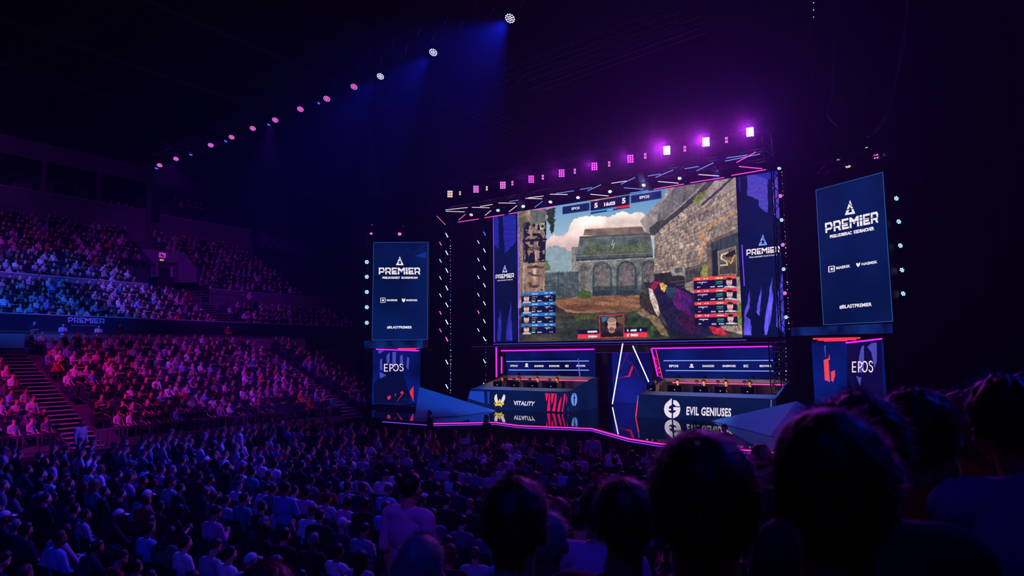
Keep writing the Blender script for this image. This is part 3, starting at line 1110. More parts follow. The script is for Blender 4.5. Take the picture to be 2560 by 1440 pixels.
# ------------------------------------------------------------------ boxes: columns, dim windows
for px_, nm in ((107, 'leftmost'), (247, 'second'), (375, 'third')):
    p = hitX(px_, 470, -64.0)
    o = MB().box((-64.2, p.y - .16, 17.2), (-63.9, p.y + .16, 21.0)).build('box_column', M_WALLP)
    tag(o, {'leftmost': 'leftmost slim column between the dark hospitality boxes', 'second': 'slim column left of the people standing in a box', 'third': 'slim column right of the people standing in a box'}[nm], 'column', 'box columns')
for k, (a, b_) in enumerate(((42, 82), (110, 153), (187, 222), (402, 440))):
    ya, yb = hitX(a, 450, -67).y, hitX(b_, 450, -67).y
    o = MB().box((-67.1, ya, 17.6), (-67.0, yb, 19.9)).build('box_window', mat('dim_window', (74, 66, 84), .25))
    tag(o, ('leftmost', 'second', 'third', 'rightmost')[k] + ' dim glazed panel at the back of the hospitality boxes', 'window')
gs = MB().prism([hitX(30, 455, -65), hitX(82, 463, -65), hitX(80, 485, -65), hitX(30, 478, -65)], (-.1, 0, 0)).build('box_table', M_WALLP)
tag(gs, 'pale covered table in the leftmost hospitality box', 'table')

# ------------------------------------------------------------------ ribbon boards on the far curve
for (a, az_), (b_, bz_), nm in ((((645, 598), 70.5), ((800, 632), 80.), 'long'), (((820, 641), 81.), ((905, 668), 88.), 'short')):
    A, B = at(*a, az_), at(*b_, bz_)
    B.z = A.z if nm == 'long' else B.z
    o = empty('ribbon_board', A); tag(o, 'dim %s purple lettered ribbon board on the far curved stand' % nm, 'board', 'ribbon boards')
    d = (B - A).normalized(); n = d.cross(Vector((0, 0, 1))).normalized()
    if n.dot(EYE - A) < 0: n = -n
    up_ = Vector((0, 0, 1))
    addp('board', MB().prism([A - up_ * .9, B - up_ * .9, B + up_ * 1.1, A + up_ * 1.1], n * -.2), mat('ribbon_dark', (44, 34, 58), .7), o)
    mb = MB()
    vs, fs = text2d('DIMUHIDAXDVNCGEUDGE' if nm == 'long' else 'ODVALIUBE', .02)
    L = (B - A).length
    mb.add([A + d * (L * (.03 + .94 * u)) + up_ * (-.6 + 1.4 * v) + n * .06 for u, v in vs], fs)
    addp('lettering', mb, mat('ribbon_print', (130, 96, 160), .7), o)
# ------------------------------------------------------------------ trusses
def box_truss(name, a, b, s, label, m=None, bays=None, group='lighting trusses', cat='truss', r=.028):
    a, b = Vector(a), Vector(b)
    d = (b - a); L = d.length; d.normalize()
    side = d.cross(Vector((0, 0, 1))).normalized() if abs(d.z) < .9 else Vector((1, 0, 0))
    up = side.cross(d).normalized()
    C = [side * (s / 2 * i) + up * (s / 2 * j) for i, j in ((-1, -1), (1, -1), (1, 1), (-1, 1))]
    mb = MB()
    for c in C: mb.tube([a + c, b + c], r, 5)
    n = bays or max(4, int(L / (s * 1.3)))
    for i in range(n):
        p, q = a + d * (L * i / n), a + d * (L * (i + 1) / n)
        for k in range(4):
            c0, c1 = C[k], C[(k + 1) % 4]
            if i % 2: c0, c1 = c1, c0
            mb.tube([p + c0, q + c1], r * .6, 4, 0, False)
    o = mb.build(name, m or M_METAL)
    return tag(o, label, cat, group)


def Y18(px, py): return hitY(px, py, 18.0)


M_BTRUSS = mat('black_truss', (84, 84, 92), 0.35, 0.85)
pA, pB = Y18(1420, -35), Y18(392, 398)
d_ = Vector((0, 0, .45))
box_truss('lighting_truss', pA + d_, pB + d_, .55, 'long dark truss sloping across the hall above the left seats, carrying the lamp row', M_BTRUSS)
A = hitY(1700, 38, 22.); B = hitY(1240, 205, 22.)
box_truss('lighting_truss', A, B, .6, 'dark ceiling truss above the screen, nearer of the parallel pair', M_BTRUSS)
A = hitY(1760, 60, 25.); B = hitY(1330, 215, 25.)
box_truss('lighting_truss', A, B, .5, 'dark ceiling truss above the screen, farther of the parallel pair', M_BTRUSS)
A = at(1010, 205, 34); B = at(1310, 330, 40)
box_truss('lighting_truss', A, B, .5, 'dark truss running back from the lamp row towards the stage', M_DARKMETAL)
for k, (a, b_) in enumerate((((240, 288), (395, 340)), ((300, 262), (470, 315)), ((0, 160), (200, 235)))):
    A, B = hitX(*a, -50 + k * 4), hitX(*b_, -50 + k * 4)
    box_truss('ceiling_truss', A, B, .7, ('lower', 'middle', 'upper')[k] + ' dark ceiling truss over the left upper stand', M_BTRUSS, group='ceiling trusses over the stand')
for k, (a, b_, x) in enumerate((((0, 70), (560, 300), -52), ((208, 8), (640, 230), -45), ((480, 0), (860, 222), -36))):
    A, B = hitX(*a, x), hitX(*b_, x)
    A.z = B.z = (A.z + B.z) / 2
    o = MB().tube([(x, -2, 24 - .0 * k), (x, 44, 24)], .16, 8).build('ceiling_beam', mat('roof_steel', (60, 64, 84), .5, .3))
    tag(o, ('leftmost', 'middle', 'rightmost')[k] + ' of three thin blue lit roof beams running to the stage', 'beam', 'roof beams')
for k, y in enumerate((4, 12, 20, 28, 36)):
    o = MB().box((-69, y - .25, 25.6), (9, y + .25, 27)).build('roof_girder', M_CEIL)
    tag(o, ordinal(k + 1) + ' broad dark roof girder counted from the audience end', 'girder', 'roof girders')

# ------------------------------------------------------------------ line arrays and hanging cables
def line_array(pts, w, h, label):
    o = empty('line_array_speaker', pts[0]); tag(o, label, 'speaker', 'hanging line arrays')
    for k, (p, q) in enumerate(zip(pts[:-1], pts[1:])):
        p, q = Vector(p), Vector(q)
        d = (q - p).normalized(); s = d.cross(FW).normalized(); n = s.cross(d)
        b4 = [p + s * w * i + n * h * j for i, j in ((-1, -1), (1, -1), (1, 1), (-1, 1))]
        e = q - d * .03
        t4 = [e + s * w * i + n * h * j for i, j in ((-1, -1), (1, -1), (1, 1), (-1, 1))]
        addp('cabinet', MB().hexa(b4, t4), mat('speaker_grille', (96, 96, 110), .28, .7), o)
    addp('hoist_chain', MB().tube([pts[0], Vector(pts[0]) + Vector((0, 0, 6))], .02, 5), M_DARKMETAL, o)
    return o


line_array([at(912 + 26 * (t / 10) ** 1.6, 318 + 17 * t, 38) for t in range(11)], .32, .25, 'curved black line array hanging above the banner screen on the left')
line_array([at(718 + 46 * (t / 9) ** 1.2, 372 + 13.5 * t, 42) for t in range(10)], .30, .25, 'curved black line array hanging left of the lamp row')
line_array([at(2030 + 4 * t / 8, 60 + 18 * t, 26) for t in range(9)], .10, .10, 'slim dark speaker column hanging above the right screen')
cbl = MB()
cp = [(2272, -20), (2268, 40), (2262, 90), (2252, 150), (2240, 205), (2226, 262), (2208, 305), (2190, 330), (2170, 342)]
for k in range(3):
    cbl.tube([at(x + (k - 1) * 2.2 + 1.5 * math.sin(i * 1.7 + k * 2), y, 23 + .05 * k) for i, (x, y) in enumerate(cp)], .035, 6)
tag(cbl.build('hanging_cable', mat('cable_sheath', (225, 205, 235), .35)), 'thick curved cable bundle hanging above the right banner screen', 'cable')
tag(MB().tube([at(2085, 100, 25), at(2083, 210, 25), at(2078, 250, 25), at(2068, 287, 25), at(2080, 303, 25), at(2097, 318, 25)], .02, 5).build('hanging_cable', mat('cable_sheath', (225, 205, 235), .35)), 'thin kinked cable hanging left of the thick cable bundle', 'cable')
o = MB().prism([at(1938, 197, 40), at(1972, 192, 40), at(1970, 213, 40), at(1938, 217, 40)], (0, .1, 0)).build('ceiling_sign', mat('sign_blue_grey', (62, 56, 92), .6))
tag(o, 'small dim sign panel high on the dark wall above the right banner', 'sign')
rail('handrail', [at(2250, 985, 18), at(2335, 985, 18.5), at(2420, 985, 19)], 'dark rail at the right end of the stage behind the spectators', .62, .02, m=mat('rail_dark', (60, 52, 70), .4, .5))
# ------------------------------------------------------------------ stage
edge_px = [(905, 1040), (958, 1047), (1085, 1056), (1240, 1053), (1300, 1061), (1480, 1068), (1572, 1093), (1650, 1105), (1770, 1113), (1900, 1124), (2040, 1136)]
EDGE = [hitZ(x, y, DECK) for x, y in edge_px]
back = [Vector((-1.5, EDGE[-1].y, DECK)), Vector((-1.5, 37.5, DECK)), Vector((-30.5, 37.5, DECK)), Vector((-30.5, 29, DECK)), Vector((-27.2, 25, DECK))]
outline = EDGE + back
sd = empty('stage', (-17, 28, 0)); tag(sd, 'black gloss stage with a stepped front edge lined in pink light', 'stage')
mb = MB(); n = len(outline)
bm = bmesh.new(); f = bm.faces.new([bm.verts.new(p) for p in outline]); bmesh.ops.triangulate(bm, faces=[f]); bm.verts.index_update()
mb.add([v.co.copy() for v in bm.verts], [tuple(v.index for v in f.verts) for f in bm.faces]); bm.free()
addp('deck', mb, M_DECK, sd)
mb = MB()
for i in range(n):
    a, b_ = outline[i], outline[(i + 1) % n]
    mb.add([a - Vector((0, 0, .012)), b_ - Vector((0, 0, .012)), Vector((b_.x, b_.y, 0)), Vector((a.x, a.y, 0))], [(0, 1, 2, 3)])
addp('skirt', mb, M_STAGE, sd)
LED_PINK = emat('led_pink', (255, 40, 170), 2.2, True)
LED_MAG = emat('led_magenta', (235, 30, 255), 1.6, True)
LED_WHITE = emat('led_white', (225, 235, 255), 2.0, True)
LED_BLUE = emat('led_blue', (70, 130, 255), 2.0)
LED_RED = emat('led_red', (255, 40, 70), 1.6)
mb = MB()
mb.tube([p + Vector((0, -.05, -.05)) for p in EDGE[2:]], .024, 6)
addp('edge_light', mb, LED_PINK, sd)
mb = MB()
mb.tube([p + Vector((0, -.06, -.13)) for p in EDGE[1:]], .016, 6)
addp('edge_light', mb, emat('led_violet', (120, 60, 255), 1.4), sd)

# wedge ramps on both sides of the deck
M_RAMP = mat('ramp_blue_grey', (72, 150, 190), .42, 0, .5, .06, 9, .06, 1.0)


def ramp(pk, base, label):
    o = empty('stage_ramp', pk); tag(o, label, 'ramp', 'faceted stage ramps')
    vs = [pk] + base
    n = len(base)
    mb = MB().add(vs, [(0, i + 1, (i + 1) % n + 1) for i in range(n)] + [tuple(range(n, 0, -1))])
    addp('facets', mb, M_RAMP, o)
    return o


hz = lambda x, y: hitZ(x, y, DECK + .01)
pkl = at(1048, 967, 33.5)
ramp(pkl, [hz(1036, 1046), hz(1150, 1040), hz(1240, 1027), Vector((-22.75, 27.5, DECK + .01)), hz(1075, 1003)], 'blue faceted wedge ramp at the left of the stage by the sponsor screen')
pkr = at(1992, 1003, 22.5)
ramp(pkr, [hz(1778, 1052), hz(1925, 1090), hz(2040, 1105), Vector((-2.6, 25.2, DECK + .01)), Vector((-5.9, 27.4, DECK + .01))], 'blue faceted wedge ramp at the right of the stage behind the spectators')

# ------------------------------------------------------------------ what the big screen shows
def paint_game():
    c = Canvas(300, -200, 2540, 1440, 2.2, 3)
    g = np.clip((c.Y - 0) / 700.0, 0, 1)[..., None]
    c.a[:] = (np.array((86, 142, 188)) * (1 - g) + np.array((196, 205, 208)) * g) / 255.
    cl = [(620, 490), (660, 420), (700, 400), (760, 420), (830, 370), (850, 300), (900, 250), (1000, 225), (1060, 240), (1120, 225), (1200, 240), (1260, 215), (1340, 180), (1420, 215), (1480, 190), (1530, 200), (1650, 260), (1640, 430), (900, 570), (620, 545)]
    c.fill([(1900, -200), (2540, -200), (2540, 80), (2000, 80)], (112, 98, 90), 0, 30, .4, 40)
    m = c.inside(cl, 26, 50) | c.inside(cl, 14, 22)
    n = c.noise(120, 5)[..., None]; v = np.clip((c.Y - 180) / 360., 0, 1)[..., None]
    col = (np.array((255, 240, 226)) * (1 - v) + np.array((212, 178, 180)) * v) * (0.70 + .56 * n) / 255.
    c.a[m] = col[m]
    c.fill([(600, 560), (640, 525), (690, 505), (760, 512), (800, 530), (830, 560), (880, 560), (880, 760), (600, 760)], (128, 152, 162), 14, 30, .12, 24, .9)
    c.fill([(600, 640), (640, 650), (665, 740), (600, 750)], (92, 108, 70), 10, 20, .3, 12)
    c.fill([(860, 525), (880, 516), (928, 520), (936, 740), (864, 742)], (124, 120, 116), 3, 20, .3, 26)
    # middle building
    c.fill([(972, 408), (986, 350), (1526, 322), (1548, 372), (1600, 392), (1300, 420)], (112, 96, 86), 2, 20, .35, 40)
    c.line([(986, 350), (1526, 323)], 7, (196, 150, 130))
    c.fill([(938, 420), (1600, 388), (1630, 566), (914, 588)], (92, 102, 102), 2, 20, .35, 50, rgb2=(76, 86, 84))
    c.line([(940, 424), (1605, 392)], 10, (66, 74, 74)); c.line([(935, 445), (1610, 412)], 4, (120, 124, 120))
    for k in range(9):
        c.fill([(960 + k * 70, 540 - k * 3), (1000 + k * 70, 520 - k * 4 - (k % 3) * 16), (1040 + k * 70, 540 - k * 3), (1035 + k * 70, 572), (965 + k * 70, 580)], (84, 94, 44), 18, 12, .6, 8, .55)
    c.fill([(1010, 440), (1036, 440), (1034, 520), (1014, 530)], (92, 100, 50), 12, 9, .6, 7, .55)
    c.fill([(1480, 400), (1520, 396), (1520, 500), (1490, 510)], (92, 100, 52), 12, 9, .6, 7, .5)
    c.line([(1255, 450), (1240, 500), (1270, 480), (1250, 530)], 10, (150, 154, 150), 5)
    c.fill([(903, 600), (914, 585), (1628, 560), (1630, 620), (905, 655)], (78, 84, 82), 1.5, 20, .3, 40)
    c.line([(905, 604), (1628, 572)], 6, (120, 122, 112)); c.line([(905, 640), (1628, 606)], 8, (44, 50, 52))
    c.fill([(924, 660), (1640, 622), (1642, 965), (930, 990)], (96, 102, 104), 1, 20, .45, 46, rgb2=(120, 116, 106))
    for cx, top, w in ((1150, 655, 92), (1380, 648, 95), (1590, 640, 70)):
        for rr, colr in ((1.0, (54, 74, 78)), (.82, (84, 88, 88)), (.76, (98, 94, 92))):
            a = [(cx - w * rr, 985), (cx - w * rr, top + 90)] + [(cx - w * rr * math.cos(t), top + 90 - (90 * rr) * math.sin(t)) for t in np.linspace(0, PI, 14)] + [(cx + w * rr, 985)]
            c.fill(a, colr, 0, 20, .35, 30)
        c.ellipse(cx, top + 160, w * .5, 80, (116, 104, 104), alpha=.6)
        c.fill([(cx - w * .8, 930), (cx + w * .8, 925), (cx + w * .8, 985), (cx - w * .8, 985)], (34, 46, 56), 2, 20, .3, 20, .8)
    c.fill([(1060, 890), (1640, 870), (1640, 965), (1060, 985)], (38, 52, 60), 12, 40, .2, 30, .6)
    # low wall
    c.fill([(600, 756), (925, 740), (932, 985), (596, 1005)], (82, 94, 100), 1, 20, .4, 36, rgb2=(66, 76, 80))
    c.line([(600, 760), (926, 744)], 8, (128, 132, 130)); c.line([(600, 890), (930, 872)], 5, (52, 60, 66)); c.line([(738, 750), (738, 990)], 10, (62, 72, 78))
    # ground
    c.fill([(340, 1010), (596, 1000), (930, 985), (1640, 950), (2520, 1000), (2520, 1440), (340, 1440)], (66, 62, 54), 3, 60, .5, (240, 40), rgb2=(46, 46, 42))
    c.fill([(700, 1010), (1000, 985), (1500, 965), (1540, 1060), (1480, 1120), (1080, 1140), (820, 1140), (720, 1070)], (158, 112, 80), 22, 70, .4, (160, 26), .9, rgb2=(122, 82, 58))
    c.fill([(760, 1080), (1100, 1060), (1400, 1080), (1380, 1110), (900, 1120)], (96, 66, 46), 16, 60, .3, (120, 18), .7)
    c.fill([(880, 1160), (1100, 1150), (1120, 1200), (900, 1220)], (74, 82, 36), 20, 40, .4, 16, .7)
    c.fill([(780, 1210), (1140, 1190), (1140, 1440), (760, 1440)], (40, 50, 46), 40, 80, .4, 30, .7)
    c.fill([(912, 945), (960, 920), (1020, 930), (1055, 960), (1040, 1000), (930, 1000)], (62, 82, 42), 14, 20, .5, 10)
    # pillar on the left with dark mural
    c.fill([(340, 190), (626, 145), (606, 960), (590, 1000), (600, 1060), (340, 1100)], (172, 138, 120), 3, 30, .45, (30, 160), rgb2=(128, 108, 96))
    c.fill([(340, 190), (430, 175), (420, 290), (400, 400), (340, 420)], (96, 96, 62), 16, 30, .5, 16, .8)
    c.fill([(470, 170), (620, 150), (620, 300), (480, 300)], (92, 104, 96), 10, 30, .4, (18, 90), .85)
    c.fill([(340, 420), (410, 430), (400, 1000), (340, 1050)], (110, 92, 84), 8, 40, .5, (20, 120), .8)
    nz = c.noise((46, 40), 3)
    mural = c.inside([(412, 282), (500, 262), (520, 290), (622, 275), (612, 660), (418, 672)], 6, 20)
    c.a[mural & (nz > .49)] = np.array((26, 26, 46)) / 255.
    c.line([(412, 460), (616, 446)], 22, (24, 24, 42), 8, 16)
    c.line([(415, 290), (412, 660), (610, 655), (618, 285)], 9, (24, 24, 42), 6, 16)
    c.fill([(420, 570), (450, 560), (456, 640), (430, 660)], (26, 26, 44), 14, 18)
    c.fill([(415, 520), (615, 510), (613, 545), (416, 552)], (28, 28, 46), 10, 16, alpha=.5)
    c.fill([(560, 300), (610, 285), (608, 330), (580, 360), (556, 340)], (160, 170, 130), 8, 14, .3, 12)
    c.ellipse(552, 345, 14, 18, (20, 22, 40)); c.ellipse(590, 322, 12, 14, (20, 22, 40))
    nz2 = c.noise((110, 26), 3)
    low = c.inside([(440, 680), (600, 660), (590, 960), (470, 980)])
    c.a[low & (nz2 > .62)] = np.array((74, 58, 58)) / 255.
    c.fill([(624, 168), (706, 138), (700, 260), (692, 385), (668, 400), (655, 310), (632, 260)], (52, 66, 40), 16, 18, .6, 10, rgb2=(26, 34, 26))
    # tall wall on the right
    c.fill([(1508, 272), (1650, 120), (1720, 60), (1800, -200), (2240, -200), (1620, 400), (1560, 380)], (146, 138, 134), 4, 40, .3, 50)
    c.fill([(1690, 120), (1760, 40), (1960, -200), (2240, -200), (1660, 330)], (104, 98, 96), 5, 40, .4, (20, 90))
    c.fill([(1640, 410), (2070, 20), (2290, -200), (2540, -200), (2540, 1345), (2480, 1345), (1900, 1200), (1640, 990)], (168, 146, 130), 2, 40, .3, 90, rgb2=(136, 122, 112))
    for k in range(22):                                             # courses of stone
        y0 = 440 + k * 26; s = -.62 + k * .030
        c.line([(1640, y0), (2480, y0 + 840 * s * (1 - k / 40.))], 4, (62, 54, 52), 8, 36, .6)
        for j in range(9):
            x = 1660 + j * 88 + (k % 2) * 44 + R.uniform(-12, 12)
            y = y0 + (x - 1640) * s * (1 - k / 40.)
            c.line([(x, y), (x + 2, y + 26 - (x - 1640) * .004)], 4, (64, 56, 54), 5, 18, .6)
    for k in range(260):
        x = R.uniform(1650, 2440); y = R.uniform(60, 1000)
        if y > 450 - (x - 1640) * .9:
            w_, h_ = R.uniform(30, 90), R.uniform(12, 24); sl_ = -.5 + (y - 400) / 1500.
            c.fill([(x, y), (x + w_, y + w_ * sl_), (x + w_, y + h_ + w_ * sl_), (x, y + h_)], R.choice([(182, 158, 140), (118, 104, 96), (96, 84, 80), (160, 140, 126)]), 4, 12, .3, 12, .45)
    nz = c.noise((14, 30), 4)
    wl = c.inside([(1640, 420), (2060, 60), (2430, 0), (2480, 1340), (1640, 990)])
    c.a[wl] = c.a[wl] * (.55 + .84 * nz[wl])[:, None]
    c.fill([(1600, 385), (1660, 330), (2040, 10), (2210, -190), (2290, -200), (2075, 45), (1720, 330), (1640, 410), (1600, 405)], (64, 60, 60), 6, 40, .4, 30)
    c.fill([(1592, 345), (1680, 270), (1730, 265), (1640, 370), (1600, 385)], (58, 66, 48), 10, 20, .4, 14)
    for k in range(8):
        x = 1680 + k * 46; y = 330 - k * 38
        c.line([(x, y), (x - 6, y + 44), (x + 10, y + 62)], 8, (52, 54, 56), 8, 16, .9)
    c.fill([(2005, 90), (2040, 30), (2100, 0), (2150, -30), (2110, 40), (2060, 110), (2020, 118)], (112, 122, 46), 18, 10, .6, 7)
    c.line([(2090, 118), (2220, 10), (2380, -140)], 22, (60, 56, 56), 4)
    c.line([(2434, 180), (2340, 225), (2230, 280), (2140, 325), (2098, 380), (2082, 460)], 14, (206, 132, 52), 6, 24, .9)
    c.line([(2096, 380), (2112, 480), (2090, 560), (2074, 640)], 11, (200, 128, 54), 6, 24, .9)
    c.line([(2434, 120), (2360, 230)], 6, (196, 126, 58), 8, 24, .7)
    c.line([(2330, 20), (2296, 110)], 12, (190, 120, 60), 8, 24, .7)
    c.fill([(1925, 715), (2170, 660), (2175, 690), (1928, 745)], (92, 82, 76), 2, 20, .3, 30)
    c.fill([(1930, 745), (2090, 705), (2090, 800), (1935, 860)], (66, 62, 60), 3, 20, .4, 20)
    c.fill([(1638, 770), (1800, 755), (1930, 800), (1935, 960), (1638, 900)], (42, 38, 40), 6, 30, .4, 20)
    for k in range(4): c.line([(1800, 850 + k * 34), (1940, 830 + k * 32)], 6, (96, 82, 76), 4, 30)
    c.fill([(1792, 706), (1918, 676), (1926, 780), (1806, 790)], (134, 130, 124), 2, 20, .3, 20)
    c.fill([(1830, 720), (1900, 706), (1904, 752), (1836, 764)], (84, 86, 88), 2, 12, .4, 14)
    # door and poster
    c.fill([(2130, 470), (2440, 330), (2446, 372), (2200, 470), (2200, 800), (2140, 800)], (104, 88, 80), 2, 30, .3, 30)
    c.fill([(2172, 480), (2440, 372), (2448, 800), (2186, 800)], (54, 62, 66), 1, 30, .4, (20, 90))
    c.fill([(2188, 560), (2230, 530), (2236, 800), (2192, 800)], (28, 34, 40))
    c.fill([(2240, 562), (2408, 512), (2416, 772), (2252, 782)], (104, 90, 82), 2, 20, .25, 30)
    c.fill([(2262, 670), (2416, 655), (2416, 772), (2254, 778)], (72, 62, 56), 8, 20, .2, 10)
    c.line([(2240, 562), (2408, 512), (2416, 772), (2252, 782), (2240, 562)], 5, (176, 158, 140))
    c.line([(2335, 570), (2275, 590), (2270, 625), (2320, 655), (2330, 685), (2265, 690)], 13, (206, 186, 160), 2)
    c.line([(2340, 650), (2362, 672), (2398, 590)], 12, (202, 152, 72), 2)
    c.fill([(2300, 600), (2345, 565), (2405, 545), (2408, 580), (2375, 610), (2320, 612)], (38, 34, 36), 4, 12)
    c.fill([(2090, 690), (2150, 680), (2140, 790), (2075, 790)], (128, 132, 56), 12, 16, .5, 10, .8)
    c.fill([(2420, 1060), (2500, 1040), (2500, 1250), (2425, 1260)], (112, 124, 48), 14, 18, .5, 10)
    # arm and rifle
    c.fill([(1350, 1215), (1420, 1160), (1500, 1110), (1570, 1090), (1680, 1160), (1760, 1290), (1796, 1372), (1350, 1378)], (58, 76, 44), 8, 50, .4, 40, rgb2=(36, 46, 34))
    c.fill([(1490, 1105), (1560, 1085), (1680, 1190), (1780, 1310), (1790, 1365), (1700, 1340), (1600, 1200), (1480, 1140)], (118, 96, 74), 8, 30, .4, 24)
    c.fill([(1505, 960), (1545, 930), (1590, 960), (1660, 1100), (1690, 1170), (1600, 1150), (1540, 1100), (1500, 1060)], (50, 44, 40), 5, 30, .4, 20)
    c.fill([(1590, 870), (1650, 836), (1720, 842), (1870, 882), (2020, 960), (2200, 1200), (2340, 1342), (1900, 1372), (1780, 1290), (1690, 1110)], (30, 28, 58), 3, 30, .4, 30)
    for k in range(10):
        x = 1830 + k * 17
        c.line([(x, 895 + k * 9), (x + 18, 960 + k * 9), (x - 10, 1020 + k * 9), (x + 16, 1080 + k * 12)], 9, (136 - k * 5, 30, 116 + (k % 3) * 20), 7, 24, .85)
    c.fill([(1900, 1090), (2020, 1180), (2060, 1340), (1960, 1360), (1860, 1220)], (60, 22, 60), 20, 40, .4, 20, .8)
    c.fill([(1604, 880), (1640, 842), (1700, 842), (1668, 880), (1640, 930), (1610, 935)], (150, 30, 66), 4, 20, .3, 20)
    c.fill([(1690, 862), (1720, 852), (1765, 886), (1735, 945), (1705, 920)], (214, 164, 66), 5, 20, .3, 20)
    c.fill([(1750, 890), (1850, 900), (1820, 1000), (1760, 980)], (40, 60, 78), 8, 30, .4, 20)
    c.fill([(1588, 905), (1622, 918), (1672, 1040), (1692, 1130), (1680, 1176), (1648, 1130), (1600, 1010)], (196, 176, 164), 2, 20, .3, 30)
    c.fill([(1558, 775), (1604, 772), (1600, 850), (1568, 850)], (88, 80, 78), 2, 14, .4, 12)
    c.fill([(1535, 850), (1600, 845), (1618, 900), (1560, 905)], (44, 40, 46), 4, 14)
    c.line([(1494, 915), (1560, 945)], 14, (96, 84, 66), 3); c.line([(1760, 858), (1815, 858)], 10, (40, 38, 44))
    c.fill([(2150, 1262), (2290, 1284), (2345, 1345), (2200, 1345)], (186, 38, 60), 10, 30, .4, 24)
    c.fill([(1700, 1200), (1790, 1300), (2200, 1372), (2200, 1400), (1800, 1400)], (22, 26, 42), 10, 30, .3, 20, .8)
    fine = .5 * c.noise((9, 16), 3) + .5 * c.noise(6, 2)
    sky_ = (c.a[..., 2] > c.a[..., 0] * 1.15) & (c.Y < 560) | ((c.X > 618) & (c.X < 866) & (c.Y < 740))
    k_ = np.where(sky_ | m, .05, .46)
    c.a *= (1 + k_ * 2 * (fine - .5))[..., None]
    c.a = np.clip(c.a * 1.05, 0, 1)
    # player panels
    for k in range(4):
        y = 950 + k * 97
        q = lambda x, yy, s: (x, yy - (x - 390) * s)
        s = .058 - k * .012
        c.fill([q(390, y, s), q(712, y, s), q(712, y + 97, s), q(390, y + 97, s)], (14, 20, 58), 0, 20, .15, 40)
        c.fill([q(390, y, s), q(712, y, s), q(712, y + 30, s), q(390, y + 30, s)], (40, 116, 198))
        cx, cy = 437, y + 52
        c.fill([(400, y + 98), (400, y + 88), (424, y + 76), (452, y + 76), (482, y + 86), (482, y + 98)], (196, 190, 200) if k != 2 else (70, 40, 44))
        c.ellipse(cx, cy, 25, 36, (226, 186, 174)); c.ellipse(cx, cy - 24, 24, 14, (86, 66, 60) if k != 2 else (24, 20, 26)); c.ellipse(cx, cy + 24, 16, 10, (190, 140, 128))
        for xx in (cx - 9, cx + 9): c.ellipse(xx, cy - 4, 4, 2.5, (70, 46, 46))
        c.ellipse(cx, cy + 18, 8, 2.5, (140, 70, 70))
        for x0, x1, dy in ((488, 545, 12), (606, 634, 10), (660, 684, 10)): c.fill([q(x0, y + dy, s), q(x1, y + dy, s), q(x1, y + dy + 8, s), q(x0, y + dy + 8, s)], (220, 232, 255), 3, 6, alpha=.9)
        c.fill([q(488, y + 40, s), q(540, y + 40, s), q(540, y + 47, s), q(488, y + 47, s)], (180, 110, 130), 3, 6)
        c.fill([q(488, y + 58, s), q(524, y + 58, s), q(524, y + 66, s), q(488, y + 66, s)], (40, 170, 90), 2, 6)
        for x0, x1 in ((488, 520), (540, 580), (655, 664), (672, 682)): c.fill([q(x0, y + 78, s), q(x1, y + 78, s), q(x1, y + 88, s), q(x0, y + 88, s)], (200, 205, 225), 3, 6)
        c.line([q(612, y + 44, s), q(660, y + 44, s)], 7, (206, 212, 228), 3, 10); c.line([q(628, y + 50, s), q(632, y + 58, s)], 6, (206, 212, 228))
        c.ellipse(676, y + 40, 4, 4, (206, 212, 228))
    for k in range(4):
        y = 806 + k * 115; s = .062 - k * .012; xo = 2010 + k * 4
        q = lambda x, yy: (x, yy - (x - 2010) * s)
        c.fill([q(xo, y), q(xo + 402, y), q(xo + 404, y + 115), q(xo + 2, y + 115)], (18, 16, 60), 0, 20, .2, 40)
        c.fill([q(xo, y), q(xo + 402, y), q(xo + 402, y + 32), q(xo, y + 32)], (232, 62, 74) if k else (236, 84, 62))
        cx, cy = xo + 336, y + 40
        c.fill([(xo + 285, y + 92), (xo + 300, y + 80), (xo + 360, y + 76), (xo + 400, y + 86), (xo + 402, y + 94)], (216, 210, 220))
        c.ellipse(cx, cy, 28, 40, (226, 186, 172)); c.ellipse(cx, cy - 28, 27, 14, (44, 32, 34)); c.ellipse(cx, cy + 26, 19, 12, (190, 144, 130))
        for xx in (cx - 10, cx + 10): c.ellipse(xx, cy - 6, 4.5, 3, (70, 46, 46))
        c.ellipse(cx, cy + 20, 9, 2.5, (140, 70, 70))
        for x0, x1, dy in ((28, 60, 12), (96, 108, 12), (118, 134, 12), (210, 274, 14)): c.fill([q(xo + x0, y + dy), q(xo + x1, y + dy), q(xo + x1, y + dy + 9), q(xo + x0, y + dy + 9)], (255, 226, 226), 3, 6)
        c.line([q(xo + 50, y + 50), q(xo + 124, y + 50)], 8, (214, 206, 220), 3, 8); c.ellipse(xo + 40, y + 48, 4, 4, (220, 215, 225)); c.line([q(xo + 84, y + 54), q(xo + 78, y + 66)], 6, (214, 206, 220))
        for x0, x1, dy, col in ((212, 274, 48, (56, 176, 110)), (206, 272, 66, (40, 130, 110)), (36, 50, 88, (214, 206, 220)), (56, 62, 88, (214, 206, 220)), (158, 200, 92, (220, 216, 230)), (226, 276, 92, (220, 216, 230))):
            c.fill([q(xo + x0, y + dy), q(xo + x1, y + dy), q(xo + x1, y + dy + 10), q(xo + x0, y + dy + 10)], col, 3, 6)
    # player camera and strip at the bottom
    c.fill([(920, 1298), (1120, 1290), (1120, 1336), (920, 1340)], (16, 20, 62)); c.fill([(920, 1340), (1125, 1335), (1128, 1376), (920, 1384)], (236, 58, 78))
    c.fill([(1350, 1280), (1574, 1272), (1575, 1318), (1352, 1326)], (16, 20, 62)); c.fill([(1352, 1326), (1575, 1318), (1576, 1366), (1354, 1372)], (236, 58, 78))
    c.fill([(1120, 1162), (1354, 1150), (1357, 1366), (1128, 1374)], (232, 60, 70))
